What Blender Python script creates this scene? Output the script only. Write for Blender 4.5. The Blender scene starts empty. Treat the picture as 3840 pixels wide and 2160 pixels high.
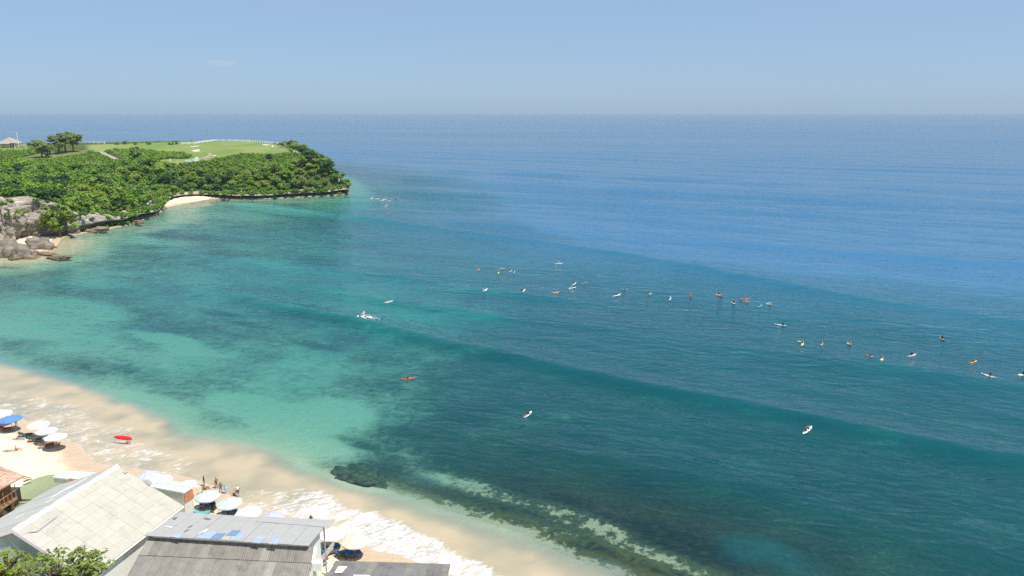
import bpy, bmesh, math, random
import numpy as np
from mathutils import Vector, Matrix

random.seed(7); rng = np.random.default_rng(7)
scene = bpy.context.scene
col = scene.collection

# ------------------------------------------------------------------ camera, sky, sun, exposure
CAM_H = 50.0; PITCH = math.radians(13.07); FPX = 2846.0      # focal length in pixels of a 3840 wide frame
cam_d = bpy.data.cameras.new('camera'); cam = bpy.data.objects.new('camera', cam_d); col.objects.link(cam)
cam.location = (0, 0, CAM_H); cam.rotation_euler = (math.radians(90) - PITCH, 0, 0)
cam_d.sensor_width = 36.0; cam_d.lens = 36.0 * FPX / 3840.0
cam_d.clip_start = 0.5; cam_d.clip_end = 120000
scene.camera = cam

SUN_DIR = Vector((0.37, -0.22, 0.90)).normalized()            # towards the sun
SUN_EL = math.asin(SUN_DIR.z); SUN_AZ = math.atan2(SUN_DIR.x, SUN_DIR.y)
world = bpy.data.worlds.new('World'); scene.world = world; world.use_nodes = True
wn = world.node_tree.nodes; wl = world.node_tree.links; wn.clear()
w_out = wn.new('ShaderNodeOutputWorld'); w_bg = wn.new('ShaderNodeBackground')
sky = wn.new('ShaderNodeTexSky'); sky.sky_type = 'NISHITA'; sky.sun_disc = False
sky.sun_elevation = SUN_EL; sky.sun_rotation = SUN_AZ
sky.altitude = 50; sky.air_density = 0.8; sky.dust_density = 0.7; sky.ozone_density = 6.0
w_bg.inputs['Strength'].default_value = 0.107
# thin high cloud veil, even over the whole sky
w_tc = wn.new('ShaderNodeTexCoord'); w_map = wn.new('ShaderNodeMapping'); w_map.inputs['Scale'].default_value = (2.2, 2.2, 11)
w_no = wn.new('ShaderNodeTexNoise'); w_no.inputs['Scale'].default_value = 1.6; w_no.inputs['Detail'].default_value = 6
w_cr = wn.new('ShaderNodeMapRange'); w_cr.inputs['From Min'].default_value = 0.5; w_cr.inputs['From Max'].default_value = 0.8
w_cr.inputs['To Min'].default_value = 0.66; w_cr.inputs['To Max'].default_value = 0.76
w_mix = wn.new('ShaderNodeMix'); w_mix.data_type = 'RGBA'; w_mix.inputs['B'].default_value = (2.70, 3.80, 5.10, 1)
w_tint = wn.new('ShaderNodeMix'); w_tint.data_type = 'RGBA'; w_tint.blend_type = 'MULTIPLY'; w_tint.inputs['Factor'].default_value = 1
w_tint.inputs['B'].default_value = (0.93, 1.0, 1.11, 1)
wl.new(w_tc.outputs['Generated'], w_map.inputs['Vector']); wl.new(w_map.outputs[0], w_no.inputs['Vector'])
wl.new(w_no.outputs['Fac'], w_cr.inputs['Value']); wl.new(w_cr.outputs[0], w_mix.inputs['Factor'])
wl.new(sky.outputs[0], w_tint.inputs['A']); wl.new(w_tint.outputs['Result'], w_mix.inputs['A'])
wl.new(w_mix.outputs['Result'], w_bg.inputs['Color']); wl.new(w_bg.outputs[0], w_out.inputs['Surface'])

sun_d = bpy.data.lights.new('sun', 'SUN'); sun_d.energy = 5.0; sun_d.angle = math.radians(0.53); sun_d.color = (1.0, 0.95, 0.87)
sun = bpy.data.objects.new('sun', sun_d); col.objects.link(sun); sun.rotation_euler = (-SUN_DIR).to_track_quat('-Z', 'Y').to_euler()
sun.location = (60, -40, 150)

vs = scene.view_settings; vs.view_transform = 'Standard'; vs.look = 'None'; vs.gamma = 1.0; vs.exposure = 0.33
vs.use_curve_mapping = False
scene.cycles.use_denoising = False
scene.cycles.max_bounces = 8; scene.cycles.transparent_max_bounces = 12
scene.cycles.volume_bounces = 0
scene.cycles.caustics_reflective = False; scene.cycles.caustics_refractive = False

# ------------------------------------------------------------------ helpers
def G(u, v, z=0.0):
    """point at height z that the photograph shows at pixel u, v"""
    x = (u - 1920) / FPX; y = (v - 1080) / FPX
    dy = math.cos(PITCH) - y * math.sin(PITCH); dz = -math.sin(PITCH) - y * math.cos(PITCH)
    t = (z - CAM_H) / dz
    return Vector((x * t, dy * t, z))

def hash2(ix, iy, seed):
    h = (ix.astype(np.int64) * 374761393 + iy.astype(np.int64) * 668265263 + seed * 1442695041) & 0xFFFFFFFF
    h = ((h ^ (h >> 13)) * 1274126177) & 0xFFFFFFFF
    return ((h ^ (h >> 16)) & 0xFFFF) / 65535.0

def vnoise(x, y, seed=0):
    x = np.asarray(x, float); y = np.asarray(y, float)
    ix = np.floor(x); iy = np.floor(y); fx = x - ix; fy = y - iy
    fx = fx * fx * (3 - 2 * fx); fy = fy * fy * (3 - 2 * fy)
    a = hash2(ix, iy, seed); b = hash2(ix + 1, iy, seed); c = hash2(ix, iy + 1, seed); d = hash2(ix + 1, iy + 1, seed)
    return (a + (b - a) * fx) * (1 - fy) + (c + (d - c) * fx) * fy

def fbm(x, y, oct=4, seed=0):
    s = 0; a = 0.5; n = 0
    for i in range(oct):
        s = s + a * vnoise(np.asarray(x) * 2 ** i + 17.3 * i, np.asarray(y) * 2 ** i - 9.1 * i, seed + i); n += a; a *= 0.5
    return s / n            # 0..1

def sstep(x, a, b):
    t = np.clip((np.asarray(x, float) - a) / (b - a), 0, 1); return t * t * (3 - 2 * t)

def sdist(px, py, poly):
    """distance to the outline of a polygon, positive inside"""
    px = np.asarray(px, float); py = np.asarray(py, float)
    d2 = np.full(px.shape, 1e18); ins = np.zeros(px.shape, bool)
    n = len(poly)
    for i in range(n):
        x1, y1 = poly[i]; x2, y2 = poly[(i + 1) % n]
        ex, ey = x2 - x1, y2 - y1; L = ex * ex + ey * ey + 1e-12
        t = np.clip(((px - x1) * ex + (py - y1) * ey) / L, 0, 1)
        d2 = np.minimum(d2, (px - x1 - t * ex) ** 2 + (py - y1 - t * ey) ** 2)
        if y1 != y2:
            c = ((y1 > py) != (y2 > py)) & (px < ex * (py - y1) / (y2 - y1) + x1)
            ins ^= c
    return np.where(ins, np.sqrt(d2), -np.sqrt(d2))

def grid_mesh(name, X, Y, Z, keep=None):
    """rectilinear height field -> mesh; X (m,), Y (n,), Z (n,m)"""
    n, m = Z.shape
    xx, yy = np.meshgrid(X, Y)
    co = np.stack([xx, yy, Z], -1).reshape(-1, 3)
    idx = np.arange(n * m).reshape(n, m)
    q = np.stack([idx[:-1, :-1], idx[:-1, 1:], idx[1:, 1:], idx[1:, :-1]], -1).reshape(-1, 4)
    if keep is not None:
        k = (keep[:-1, :-1] & keep[:-1, 1:] & keep[1:, 1:] & keep[1:, :-1]).reshape(-1)
        q = q[k]
        used = np.zeros(n * m, bool); used[q.reshape(-1)] = True
        remap = np.cumsum(used) - 1; co = co[used]; q = remap[q]
    else:
        used = np.ones(n * m, bool)
    me = mesh_from(name, co, q)
    return me, used

def mesh_from(name, co, q, smooth=True):
    co = np.asarray(co, np.float32); q = np.asarray(q, np.int32); k = q.shape[1]
    me = bpy.data.meshes.new(name)
    me.vertices.add(len(co)); me.vertices.foreach_set('co', co.reshape(-1))
    me.loops.add(q.size); me.loops.foreach_set('vertex_index', q.reshape(-1))
    me.polygons.add(len(q)); me.polygons.foreach_set('loop_start', np.arange(0, q.size, k, dtype=np.int32))
    me.polygons.foreach_set('use_smooth', np.full(len(q), smooth))
    me.update(calc_edges=True); me.validate()
    return me

def fattr(me, name, arr):
    a = me.attributes.new(name, 'FLOAT', 'POINT'); a.data.foreach_set('value', np.asarray(arr, np.float32).reshape(-1))

def tag(o, label=None, cat=None, group=None, kind=None):
    if label: o['label'] = label
    if cat: o['category'] = cat
    if group: o['group'] = group
    if kind: o['kind'] = kind
    return o

def link(name, me, mat=None, parent=None):
    o = bpy.data.objects.new(name, me); col.objects.link(o)
    if mat is not None and len(me.materials) == 0: me.materials.append(mat)
    if parent: o.parent = parent
    return o

def empty(name, loc=(0, 0, 0), rz=0.0):
    o = bpy.data.objects.new(name, None); col.objects.link(o); o.location = loc; o.rotation_euler = (0, 0, rz)
    o.empty_display_size = 0.3
    return o

class NT:
    def __init__(s, name):
        s.m = bpy.data.materials.new(name); s.m.use_nodes = True; s.t = s.m.node_tree; s.t.nodes.clear()
        s.out = s.t.nodes.new('ShaderNodeOutputMaterial')
    def n(s, typ, **kw):
        nd = s.t.nodes.new('ShaderNode' + typ)
        for k, v in kw.items():
            if hasattr(nd, k) and k not in ('Scale',): setattr(nd, k, v)
            else: nd.inputs[k].default_value = v
        return nd
    def l(s, a, b): s.t.links.new(a, b)
    def math(s, op, a, b=None, c=None, clamp=False):
        nd = s.t.nodes.new('ShaderNodeMath'); nd.operation = op; nd.use_clamp = clamp
        for i, v in enumerate((a, b, c)):
            if v is None: continue
            if isinstance(v, (int, float)): nd.inputs[i].default_value = v
            else: s.l(v, nd.inputs[i])
        return nd.outputs[0]
    def mix(s, f, a, b, blend='MIX'):
        nd = s.t.nodes.new('ShaderNodeMix'); nd.data_type = 'RGBA'; nd.blend_type = blend
        for i, v in (('Factor', f), ('A', a), ('B', b)):
            if isinstance(v, (int, float)): nd.inputs[i].default_value = v
            elif isinstance(v, tuple): nd.inputs[i].default_value = v if len(v) == 4 else v + (1,)
            else: s.l(v, nd.inputs[i])
        return nd.outputs['Result']
    def rng(s, v, a, b, c=0.0, d=1.0, smooth=False):
        nd = s.t.nodes.new('ShaderNodeMapRange'); nd.interpolation_type = 'SMOOTHSTEP' if smooth else 'LINEAR'
        s.l(v, nd.inputs[0])
        for i, x in enumerate((a, b, c, d)): nd.inputs[i + 1].default_value = x
        return nd.outputs[0]
    def attr(s, name): return s.n('Attribute', attribute_name=name)
    def coords(s, scale=(1, 1, 1), rot=(0, 0, 0), src='Object'):
        tc = s.n('TexCoord'); mp = s.n('Mapping'); mp.inputs['Scale'].default_value = scale; mp.inputs['Rotation'].default_value = rot
        s.l(tc.outputs[src], mp.inputs['Vector']); return mp.outputs[0]
    def along(s, deg, stretch):
        """object coordinates turned by deg and drawn out along that direction"""
        tc = s.n('TexCoord'); mp = s.n('Mapping', vector_type='TEXTURE'); mp.inputs['Scale'].default_value = (stretch, 1, 1); mp.inputs['Rotation'].default_value = (0, 0, math.radians(deg))
        s.l(tc.outputs['Object'], mp.inputs['Vector']); return mp.outputs[0]
    def noise(s, vec, scale, detail=3.0, rough=0.5, dist=0.0):
        nd = s.n('TexNoise'); nd.inputs['Scale'].default_value = scale; nd.inputs['Detail'].default_value = detail
        nd.inputs['Roughness'].default_value = rough; nd.inputs['Distortion'].default_value = dist
        if vec is not None: s.l(vec, nd.inputs['Vector'])
        return nd.outputs['Fac']
    def bump(s, h, strength=0.3, dist=0.05, normal=None):
        nd = s.n('Bump'); nd.inputs['Strength'].default_value = strength; nd.inputs['Distance'].default_value = dist
        s.l(h, nd.inputs['Height'])
        if normal is not None: s.l(normal, nd.inputs['Normal'])
        return nd.outputs[0]
    def principled(s, color, rough=0.6, spec=0.3, normal=None):
        p = s.n('BsdfPrincipled'); p.inputs['Roughness'].default_value = rough; p.inputs['Specular IOR Level'].default_value = spec
        if isinstance(color, tuple): p.inputs['Base Color'].default_value = color if len(color) == 4 else color + (1,)
        else: s.l(color, p.inputs['Base Color'])
        if normal is not None: s.l(normal, p.inputs['Normal'])
        return p

MATS = {}
def pm(name, c, var=0.18, scale=3.0, rough=0.6, spec=0.3, bump=0.0, c2=None, detail=4.0, stretch=(1, 1, 1)):
    """plain procedural surface: colour broken up by noise, optional relief"""
    if name in MATS: return MATS[name]
    k = NT(name); v = k.coords(stretch)
    f = k.noise(v, scale, detail, 0.6)
    lo = tuple(max(0, x * (1 - var)) for x in c[:3]); hi = tuple(min(1, x * (1 + var)) for x in (c2 or c)[:3])
    colr = k.mix(k.rng(f, 0.3, 0.7), lo, hi)
    nm = k.bump(k.noise(v, scale * 4, 3), bump, 0.05) if bump else None
    p = k.principled(colr, rough, spec, nm); k.l(p.outputs[0], k.out.inputs[0])
    MATS[name] = k.m; return k.m

# ------------------------------------------------------------------ the coast
E_S = np.array([0.866, -0.5]); E_N = np.array([0.5, 0.866])     # along the beach, out to sea
def px(l, z=0.0): return [tuple(G(u, v, z)[:2]) for u, v in l]

shore = [(190.0, -30.0), (60.0, 36.0), (20.0, 58.5), (3.0, 69.0)]
shore += px([(1557, 2109), (1504, 2088), (1479, 2076), (1409, 2069), (1360, 2040), (1290, 2012), (1180, 1972), (1082, 1935), (983, 1906), (904, 1886),
             (840, 1850), (786, 1822), (710, 1795), (640, 1779), (560, 1768), (494, 1756), (428, 1750), (390, 1745), (359, 1740), (341, 1729), (344, 1716), (318, 1709), (312, 1690),
             (281, 1664), (235, 1649), (190, 1630), (140, 1606), (100, 1585), (83, 1571), (60, 1562)])
shore += [(-90, 122.5), (-102, 129), (-120, 139), (-142, 155), (-165, 178), (-185, 203), (-198, 226), (-210, 244), (-210, 258), (-192, 267)]
shore += px([(90, 968), (165, 948), (215, 918), (232, 893), (262, 884), (330, 870), (420, 853), (480, 843), (540, 823), (590, 806),
             (617, 782), (660, 770), (720, 757), (790, 746), (860, 747), (930, 746), (1000, 744), (1100, 739), (1200, 734), (1280, 729), (1312, 724)])
COAST_A = len(shore) - 17                                       # cliff foot begins here
shore += [(-106, 487), (-119, 530), (-140, 600), (-169, 662), (-215, 706), (-300, 712), (-420, 690), (-560, 650), (-1500, 600), (-1500, -600), (190, -600)]
COAST = shore
COVE_CLIFF = px([(604, 790), (622, 764), (645, 752), (690, 744), (740, 740), (800, 741)])
HEAD = [(-1500, 100), (-600, 110), (-420, 190), (-300, 262), (-240, 290)] + px([(20, 925), (110, 893)]) + shore[COAST_A:COAST_A + 6] + COVE_CLIFF + shore[COAST_A + 10:]
HEAD = [q for q in HEAD if q[1] > 90]

cl = [((60, 905), 17.5, 45), ((100, 890), 17, 45), ((230, 882), 11.5, 50), ((330, 868), 7, 55), ((480, 842), 4.6, 50), ((590, 805), 3.6, 55),
      ((650, 745), 3.4, 62), ((800, 744), 2.9, 60), ((1000, 743), 2.8, 50), ((1200, 733), 3.0, 22), ((1310, 725), 4.0, 7)]
CL = [(G(u, v)[0], G(u, v)[1], h, w) for (u, v), h, w in cl] + [(-106, 487, 7, 10), (-119, 530, 9, 12), (-169, 662, 9, 20), (-300, 712, 9, 20), (-560, 650, 9, 20)]
def cliff_par(x, y):
    sw = 0; sh = 0; sv = 0
    for cx, cy, h, w in CL:
        k = 1.0 / ((x - cx) ** 2 + (y - cy) ** 2 + 40) ** 1.6
        sw = sw + k; sh = sh + k * h; sv = sv + k * w
    return sh / sw, sv / sw
def plateau(x, y):
    return 15.3 + 0.0455 * np.maximum(y - 485, 0) + 3.6 * np.exp(-(((x + 124) / 20) ** 2 + ((y - 498) / 22) ** 2))
LAGOON = px([(10, 1835), (50, 1803), (110, 1778), (170, 1764), (198, 1768), (225, 1800), (230, 1850), (160, 1890), (70, 1940), (-30, 1960), (-60, 1880)], 1.0)

def land_height(x, y, sd):
    """ground above the water; sd = distance inland"""
    t = np.maximum(sd, 0)
    zb = 0.075 * np.minimum(t, 10) + 0.045 * np.clip(t - 10, 0, 30) + 0.42 * np.maximum(t - 40, 0)
    zb = zb + sstep(t, 0.5, 5) * 0.22 * (fbm(x / 7, y / 7, 3, 5) - 0.5)
    near = (np.abs(x + 75) < 60) & (np.abs(y - 95) < 50)
    if np.any(near):
        lg = np.zeros(np.shape(x)); lg[near] = sdist(x[near], y[near], LAGOON)
        zb = np.where(near, zb - 0.85 * sstep(lg, -0.5, 3.5), zb)
    th = sdist(x, y, HEAD)
    ch, W = cliff_par(x, y)
    pl = plateau(x, y) + 1.0 * (fbm(x / 55, y / 55, 3, 9) - 0.5)
    t2 = np.maximum(th, 0)
    zh = ch * sstep(t2, 1.5, 6) + (pl - ch) * np.clip(0.35 * sstep(t2, 3, 4 + 0.45 * W) + 0.65 * sstep(t2, 4, 4 + W), 0, 1)
    return np.where(th > 0, np.maximum(zh, 0.1), zb)

OUTER = [(-160, 700), (-100, 570), (-84, 480), (-45, 335), (15, 262), (90, 205), (170, 160), (420, 60), (60000, -20000), (60000, 60000), (-60000, 60000), (-60000, 1200), (-400, 900)]   # open water beyond the bay
def sea_depth(x, y, off):
    """off = distance from the nearest shore"""
    d = np.interp(off, [0, 3, 9, 12, 16, 24, 60, 110, 170, 260, 400, 900], [0, 0.12, 0.40, 0.75, 1.35, 1.9, 3.0, 5.0, 8.0, 15, 28, 60])
    s = x * E_S[0] + y * E_S[1]; n = x * E_N[0] + y * E_N[1]
    flat = np.exp(-(((s + 28) / 26) ** 2) - ((n - 83) / 12) ** 2)          # reef flat near the beach
    d = d * (1 - 0.62 * flat)
    cliffy = sstep(-sdist(x, y, HEAD), 16, 2)
    for u, v, r in ((700, 757, 22), (190, 915, 26)):
        p = G(u, v); cliffy = cliffy * (1 - np.exp(-(((x - p.x) ** 2 + (y - p.y) ** 2) / r ** 2)))
    d = d + 15 * sstep(sdist(x, y, OUTER), -45, 130)
    d = d + 1.8 * cliffy * sstep(off, 0, 1.5)
    d = d * (0.85 + 0.3 * fbm(x / 22, y / 22, 3, 21))
    return d

# ------------------------------------------------------------------ swell
SW1 = np.array([(-215, 146), (-176, 141), (-150, 137.5), (-121, 135), (-95, 131.7), (-55, 128.6), (-25, 127.3), (0, 127), (14, 126.7), (60, 126), (120, 124)])
SW2 = np.array([(-330, 292), (-194, 270), (-131, 261), (-86, 248), (-49, 235), (-15, 222), (40, 214), (140, 205)])
SW3 = np.array([(-400, 330), (-296, 338), (-226, 350), (-120, 352), (0, 340), (150, 325)])
def crest(d, front, back): return np.where(d < 0, np.exp(-(d / front) ** 2), np.exp(-np.abs(d) / (0.75 * back)))
def sea_level(x, y, off, spacing):
    s = x * E_S[0] + y * E_S[1]; n = x * E_N[0] + y * E_N[1]
    wob = 2.2 * (fbm(s / 25, n / 60, 2, 31) - 0.5)
    z = 1.45 * crest(n + wob - np.interp(s, SW1[:, 0], SW1[:, 1]), 2.9, 7.5) * sstep(s, -215, -120) * (0.75 + 0.5 * fbm(s / 30, n * 0, 2, 8))
    z = z + 1.05 * crest(n + wob - np.interp(s, SW2[:, 0], SW2[:, 1]), 4.5, 10) * (0.4 + 1.1 * fbm(s / 40, n * 0, 2, 3))
    z = z + 0.65 * crest(n + wob - np.interp(s, SW3[:, 0], SW3[:, 1]), 8, 15) * (0.4 + 1.1 * fbm(s / 45, n * 0, 2, 4))
    for n0, a0, s0, s1 in ((162, 0.55, -190, 40), (186, 0.5, -260, -60), (300, 0.6, -300, 120), (405, 0.7, -350, 160), (480, 0.7, -420, 200), (570, 0.8, -420, 260)):
        z = z + a0 * crest(n + 3 * wob - n0 - 0.04 * s, 4.5, 10) * sstep(s, s0, s0 + 40) * sstep(s, s1, s1 - 40) * (0.2 + 1.4 * fbm(s / 35, n * 0 + n0, 2, 6))
    z = z + 0.30 * crest(n + wob - 97, 3.5, 7) * sstep(s, -70, -30)
    for wl_, amp, ang, ph in ((78, 0.20, 0.10, 0.5), (57, 0.16, -0.12, 2.1), (33, 0.10, 0.2, 1.0), (19, 0.06, -0.25, 4.0), (11, 0.045, 0.3, 0.3), (7.3, 0.04, -0.1, 2.7), (5.1, 0.03, 0.5, 5.5)):
        k = 2 * math.pi / wl_; dx = E_N[0] * math.cos(ang) + E_S[0] * math.sin(ang); dy = E_N[1] * math.cos(ang) + E_S[1] * math.sin(ang)
        env = fbm(x / (wl_ * 2.2), y / (wl_ * 2.2), 2, int(wl_)) * 1.6
        z = z + amp * env * np.sin(k * (x * dx + y * dy) + ph + 2.5 * fbm(x / (wl_ * 1.7), y / (wl_ * 1.7), 2, int(wl_) + 50)) * sstep(wl_ / np.maximum(spacing, 0.1), 3, 6)
    return z * sstep(off, 4, 38)

def axis(a, b, step, g0, grow, far_a, far_b):
    core = np.arange(a, b + step / 2, step)
    lo = []; x = a; d = step
    while x > far_a: d *= grow; x -= d; lo.append(x)
    hi = []; x = b; d = step
    while x < far_b: d *= grow; x += d; hi.append(x)
    return np.array(lo[::-1] + list(core) + hi)

SX = axis(-120, 125, 0.75, 0, 1.03, -45000, 45000)
SY = [30.0]
while SY[-1] < 60000: SY.append(SY[-1] + max(0.62, 0.0068 * SY[-1]) * (1.0 if SY[-1] < 900 else 2.2))
SY = np.array(SY)
xx, yy = np.meshgrid(SX, SY)
sd = sdist(xx, yy, COAST); off = np.maximum(-sd, 0)
spacing = np.maximum(np.gradient(SX)[None, :], np.gradient(SY)[:, None] * 0.9)
zz = sea_level(xx, yy, off, spacing)
dep = np.where(sd > 0, 0.0, sea_depth(xx, yy, off) + np.maximum(zz, -0.5) * 0.6)
s_ = xx * E_S[0] + yy * E_S[1]; n_ = xx * E_N[0] + yy * E_N[1]
# foam: swash along the beach, thin lace further off, a little round the rocks
w_run = np.interp(s_, [-175, -150, -120, -108, -100, -92, -84, -76, -70, -60, -45, -30, -10], [6, 9, 10.5, 11.0, 9.5, 6, 3.0, 4.5, 8.5, 7.2, 4.6, 2.6, 2.2])
w_str = np.interp(s_, [-175, -150, -118, -104, -97, -90, -82, -74, -68, -58, -30, -10], [0.50, 0.60, 0.66, 0.64, 0.60, 0.60, 0.52, 0.66, 0.84, 0.90, 0.90, 0.86])
w_run = w_run * (0.6 + 0.8 * fbm(s_ / 6 + n_ / 9, n_ / 14, 4, 77))
foam = w_str * (1 - sstep(off, w_run * 0.72, w_run * 1.05)) * (sd < 0.5)
def fspot(u, v, rs, rn, a):
    p = G(u, v); ds = (xx - p.x) * E_S[0] + (yy - p.y) * E_S[1]; dn = (xx - p.x) * E_N[0] + (yy - p.y) * E_N[1]
    return a * np.exp(-(ds / rs) ** 2 - (dn / rn) ** 2)
for u, v, rs, rn, a in ((585, 1700, 5.5, 1.0, 0.9), (540, 1722, 4.0, 0.9, 0.9), (1205, 733, 4, 9, 0.6), (1160, 736, 3, 6, 0.5), (300, 872, 7, 3, 0.8), (372, 866, 5, 2.5, 0.7), (505, 858, 7, 3, 0.6),
                        (470, 862, 3, 2, 0.7), (200, 888, 4, 3, 0.7), (290, 897, 6, 1.5, 0.45), (185, 976, 4, 1.2, 0.7), (1378, 1212, 1.8, 0.8, 0.5), (650, 764, 5, 4, 0.6), (560, 842, 14, 1.5, 0.45)):
    foam = np.maximum(foam, fspot(u, v, rs, rn, a) * (sd < 1))
sea_me, _ = grid_mesh('sea', SX, SY, zz)
fattr(sea_me, 'depth', np.minimum(dep, 60)); fattr(sea_me, 'foam', foam)
murk = np.zeros_like(xx)
def blob(u, v, rs, rn, ang=0.0):
    p = G(u, v); ds = (xx - p.x) * E_S[0] + (yy - p.y) * E_S[1]; dn = (xx - p.x) * E_N[0] + (yy - p.y) * E_N[1]
    c, s0 = math.cos(ang), math.sin(ang); a = ds * c + dn * s0; b = -ds * s0 + dn * c
    return np.exp(-(a / rs) ** 2 - (b / rn) ** 2)
murk = 0.30 * np.maximum(blob(2830, 2060, 5.0, 4.0), blob(2990, 2120, 6.0, 4.0)) * (0.4 + 1.1 * fbm(xx / 4, yy / 4, 4, 62)) + 0.16 * blob(2150, 1680, 9, 4) + 0.30 * blob(1600, 1800, 6, 2.5)
lim = np.interp(s_, [-260, -170, -150, -127, -105, -81, -60, -26, 0], [14, 17, 17.5, 15, 13.5, 11, 10.8, 9.5, 9])
murk = np.maximum(murk, 0.9 * (1 - sstep(off + 3.0 * (fbm(xx / 6, yy / 6, 3, 64) - 0.5) - lim, -3.5, 3.0)) * sstep(s_, -400, -330) * (yy < 250))
murk = murk * (0.78 + 0.45 * fbm(xx / 3.5, yy / 3.5, 4, 61))
murk = murk * (sd < 0.5) * (1 - 0.95 * sstep(blob(1345, 1788, 6.0, 3.6, -0.2), 0.3, 0.75))
fattr(sea_me, 'murk', np.clip(murk, 0, 1)); fattr(sea_me, 'afloat', sstep(off, 13, 19))

k = NT('sea_water')
dA = k.attr('depth').outputs['Fac']; fA = k.attr('foam').outputs['Fac']; mA = k.attr('murk').outputs['Fac']; aA = k.attr('afloat').outputs['Fac']
pos = k.coords((1, 1, 1))
rip = k.along(-24, 2.4)
rip2 = k.along(14, 1.8)
rip0 = k.along(-14, 2.8)
calm = k.rng(k.noise(k.along(-8, 4.0), 0.004, 3, 0.6), 0.36, 0.66, 0.45, 1.25)
def ridge(n): return k.math('SUBTRACT', 1.0, k.math('ABSOLUTE', k.math('MULTIPLY', k.math('SUBTRACT', n, 0.5), 3.2)))
h = k.math('ADD', k.math('MULTIPLY', ridge(k.noise(rip, 0.42, 2, 0.5, 0.5)), 0.34), k.math('MULTIPLY', k.noise(rip2, 1.1, 2, 0.5), 0.22))
h = k.math('ADD', h, k.math('MULTIPLY', ridge(k.noise(rip0, 0.22, 2, 0.5, 0.4)), 0.50))
h = k.math('ADD', h, k.math('MULTIPLY', k.noise(rip0, 0.09, 2, 0.5), 1.2))
h = k.math('MULTIPLY', h, calm)
h = k.math('MULTIPLY', h, k.rng(dA, 0.05, 1.6, 0.12, 1.0))
nrm = k.bump(h, 1.0, 0.50)
tr = k.n('BsdfTransparent')
def beer(c): return k.math('POWER', 2.718, k.math('MULTIPLY', dA, -c))
comb = k.n('CombineColor'); k.l(beer(0.30), comb.inputs[0]); k.l(beer(0.036), comb.inputs[1]); k.l(beer(0.045), comb.inputs[2])
k.l(comb.outputs[0], tr.inputs['Color'])
blue = k.mix(k.rng(dA, 2.2, 19.0, 0, 1), (0.003, 0.150, 0.192), (0.030, 0.138, 0.268))
dif = k.n('BsdfDiffuse')
scol = k.mix(k.math('MULTIPLY', mA, k.rng(aA, 0, 1, 1.0, 0.0), None, True), blue, (0.425, 0.35, 0.235))
scol = k.mix(k.math('MULTIPLY', mA, aA, None, True), scol, (0.035, 0.20, 0.22))
k.l(scol, dif.inputs['Color'])
op = k.math('SUBTRACT', 1.0, k.math('POWER', 2.718, k.math('MULTIPLY', dA, -0.125)))
op = k.math('MAXIMUM', op, k.rng(dA, 6, 16))
op = k.math('MAXIMUM', op, k.math('MULTIPLY', mA, 1.05, None, True))
body = k.n('MixShader'); k.l(op, body.inputs[0]); k.l(tr.outputs[0], body.inputs[1]); k.l(dif.outputs[0], body.inputs[2])
gl = k.n('BsdfGlossy'); gl.inputs['Roughness'].default_value = 0.06; k.l(nrm, gl.inputs['Normal'])
fr = k.n('Fresnel'); fr.inputs['IOR'].default_value = 1.333; k.l(nrm, fr.inputs['Normal'])
sur = k.n('MixShader'); k.l(k.math('MULTIPLY', fr.outputs[0], 1.0), sur.inputs[0]); k.l(body.outputs[0], sur.inputs[1]); k.l(gl.outputs[0], sur.inputs[2])
# foam: torn lace, denser where the wash is strong
fv = k.along(32, 2.2)
f1 = k.noise(fv, 0.75, 9, 0.72, 1.0); f2 = k.noise(fv, 3.0, 6, 0.75, 0.8)
vor = k.n('TexVoronoi', feature='DISTANCE_TO_EDGE'); vor.inputs['Scale'].default_value = 1.3
wv = k.n('VectorMath', operation='ADD'); nz = k.n('TexNoise'); nz.inputs['Scale'].default_value = 1.2; k.l(fv, nz.inputs['Vector'])
k.l(fv, wv.inputs[0]); k.l(nz.outputs['Color'], wv.inputs[1]); k.l(wv.outputs[0], vor.inputs['Vector'])
lace = k.rng(vor.outputs['Distance'], 0.0, 0.16, 1.0, 0.0)
fm = k.math('ADD', k.math('ADD', k.math('MULTIPLY', f1, 0.70), k.math('MULTIPLY', f2, 0.36)), k.math('MULTIPLY', lace, 0.07))
fac = k.rng(k.math('ADD', fm, k.math('MULTIPLY', fA, 0.50)), 0.86, 1.08, 0, 1, True)
fac = k.math('MULTIPLY', fac, k.rng(fA, 0.02, 0.2))
edge = k.math('MULTIPLY', k.rng(dA, 0.002, 0.014, 1.0, 0.0), k.rng(fA, 0.2, 0.5))
fac = k.math('MAXIMUM', fac, k.math('MULTIPLY', edge, 0.9))
fo = k.n('BsdfDiffuse'); fo.inputs['Color'].default_value = (0.58, 0.585, 0.60, 1); k.l(k.bump(fm, 0.9, 0.25), fo.inputs['Normal'])
top = k.n('MixShader'); k.l(fac, top.inputs[0]); k.l(sur.outputs[0], top.inputs[1]); k.l(fo.outputs[0], top.inputs[2])
k.l(top.outputs[0], k.out.inputs[0])
sea = link('sea', sea_me, k.m); tag(sea, 'blue and turquoise sea with low swell lines rolling in', kind='structure')

fl_me = mesh_from('sea_floor', [(-60000, -2000, -60.5), (60000, -2000, -60.5), (60000, 60000, -60.5), (-60000, 60000, -60.5)], [(0, 1, 2, 3)])
tag(link('sea_floor', fl_me, pm('deep_mud', (0.06, 0.07, 0.07), 0.2, 0.01, 0.9, 0.1)), 'dark deep sea floor under the open water', kind='structure')
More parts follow.
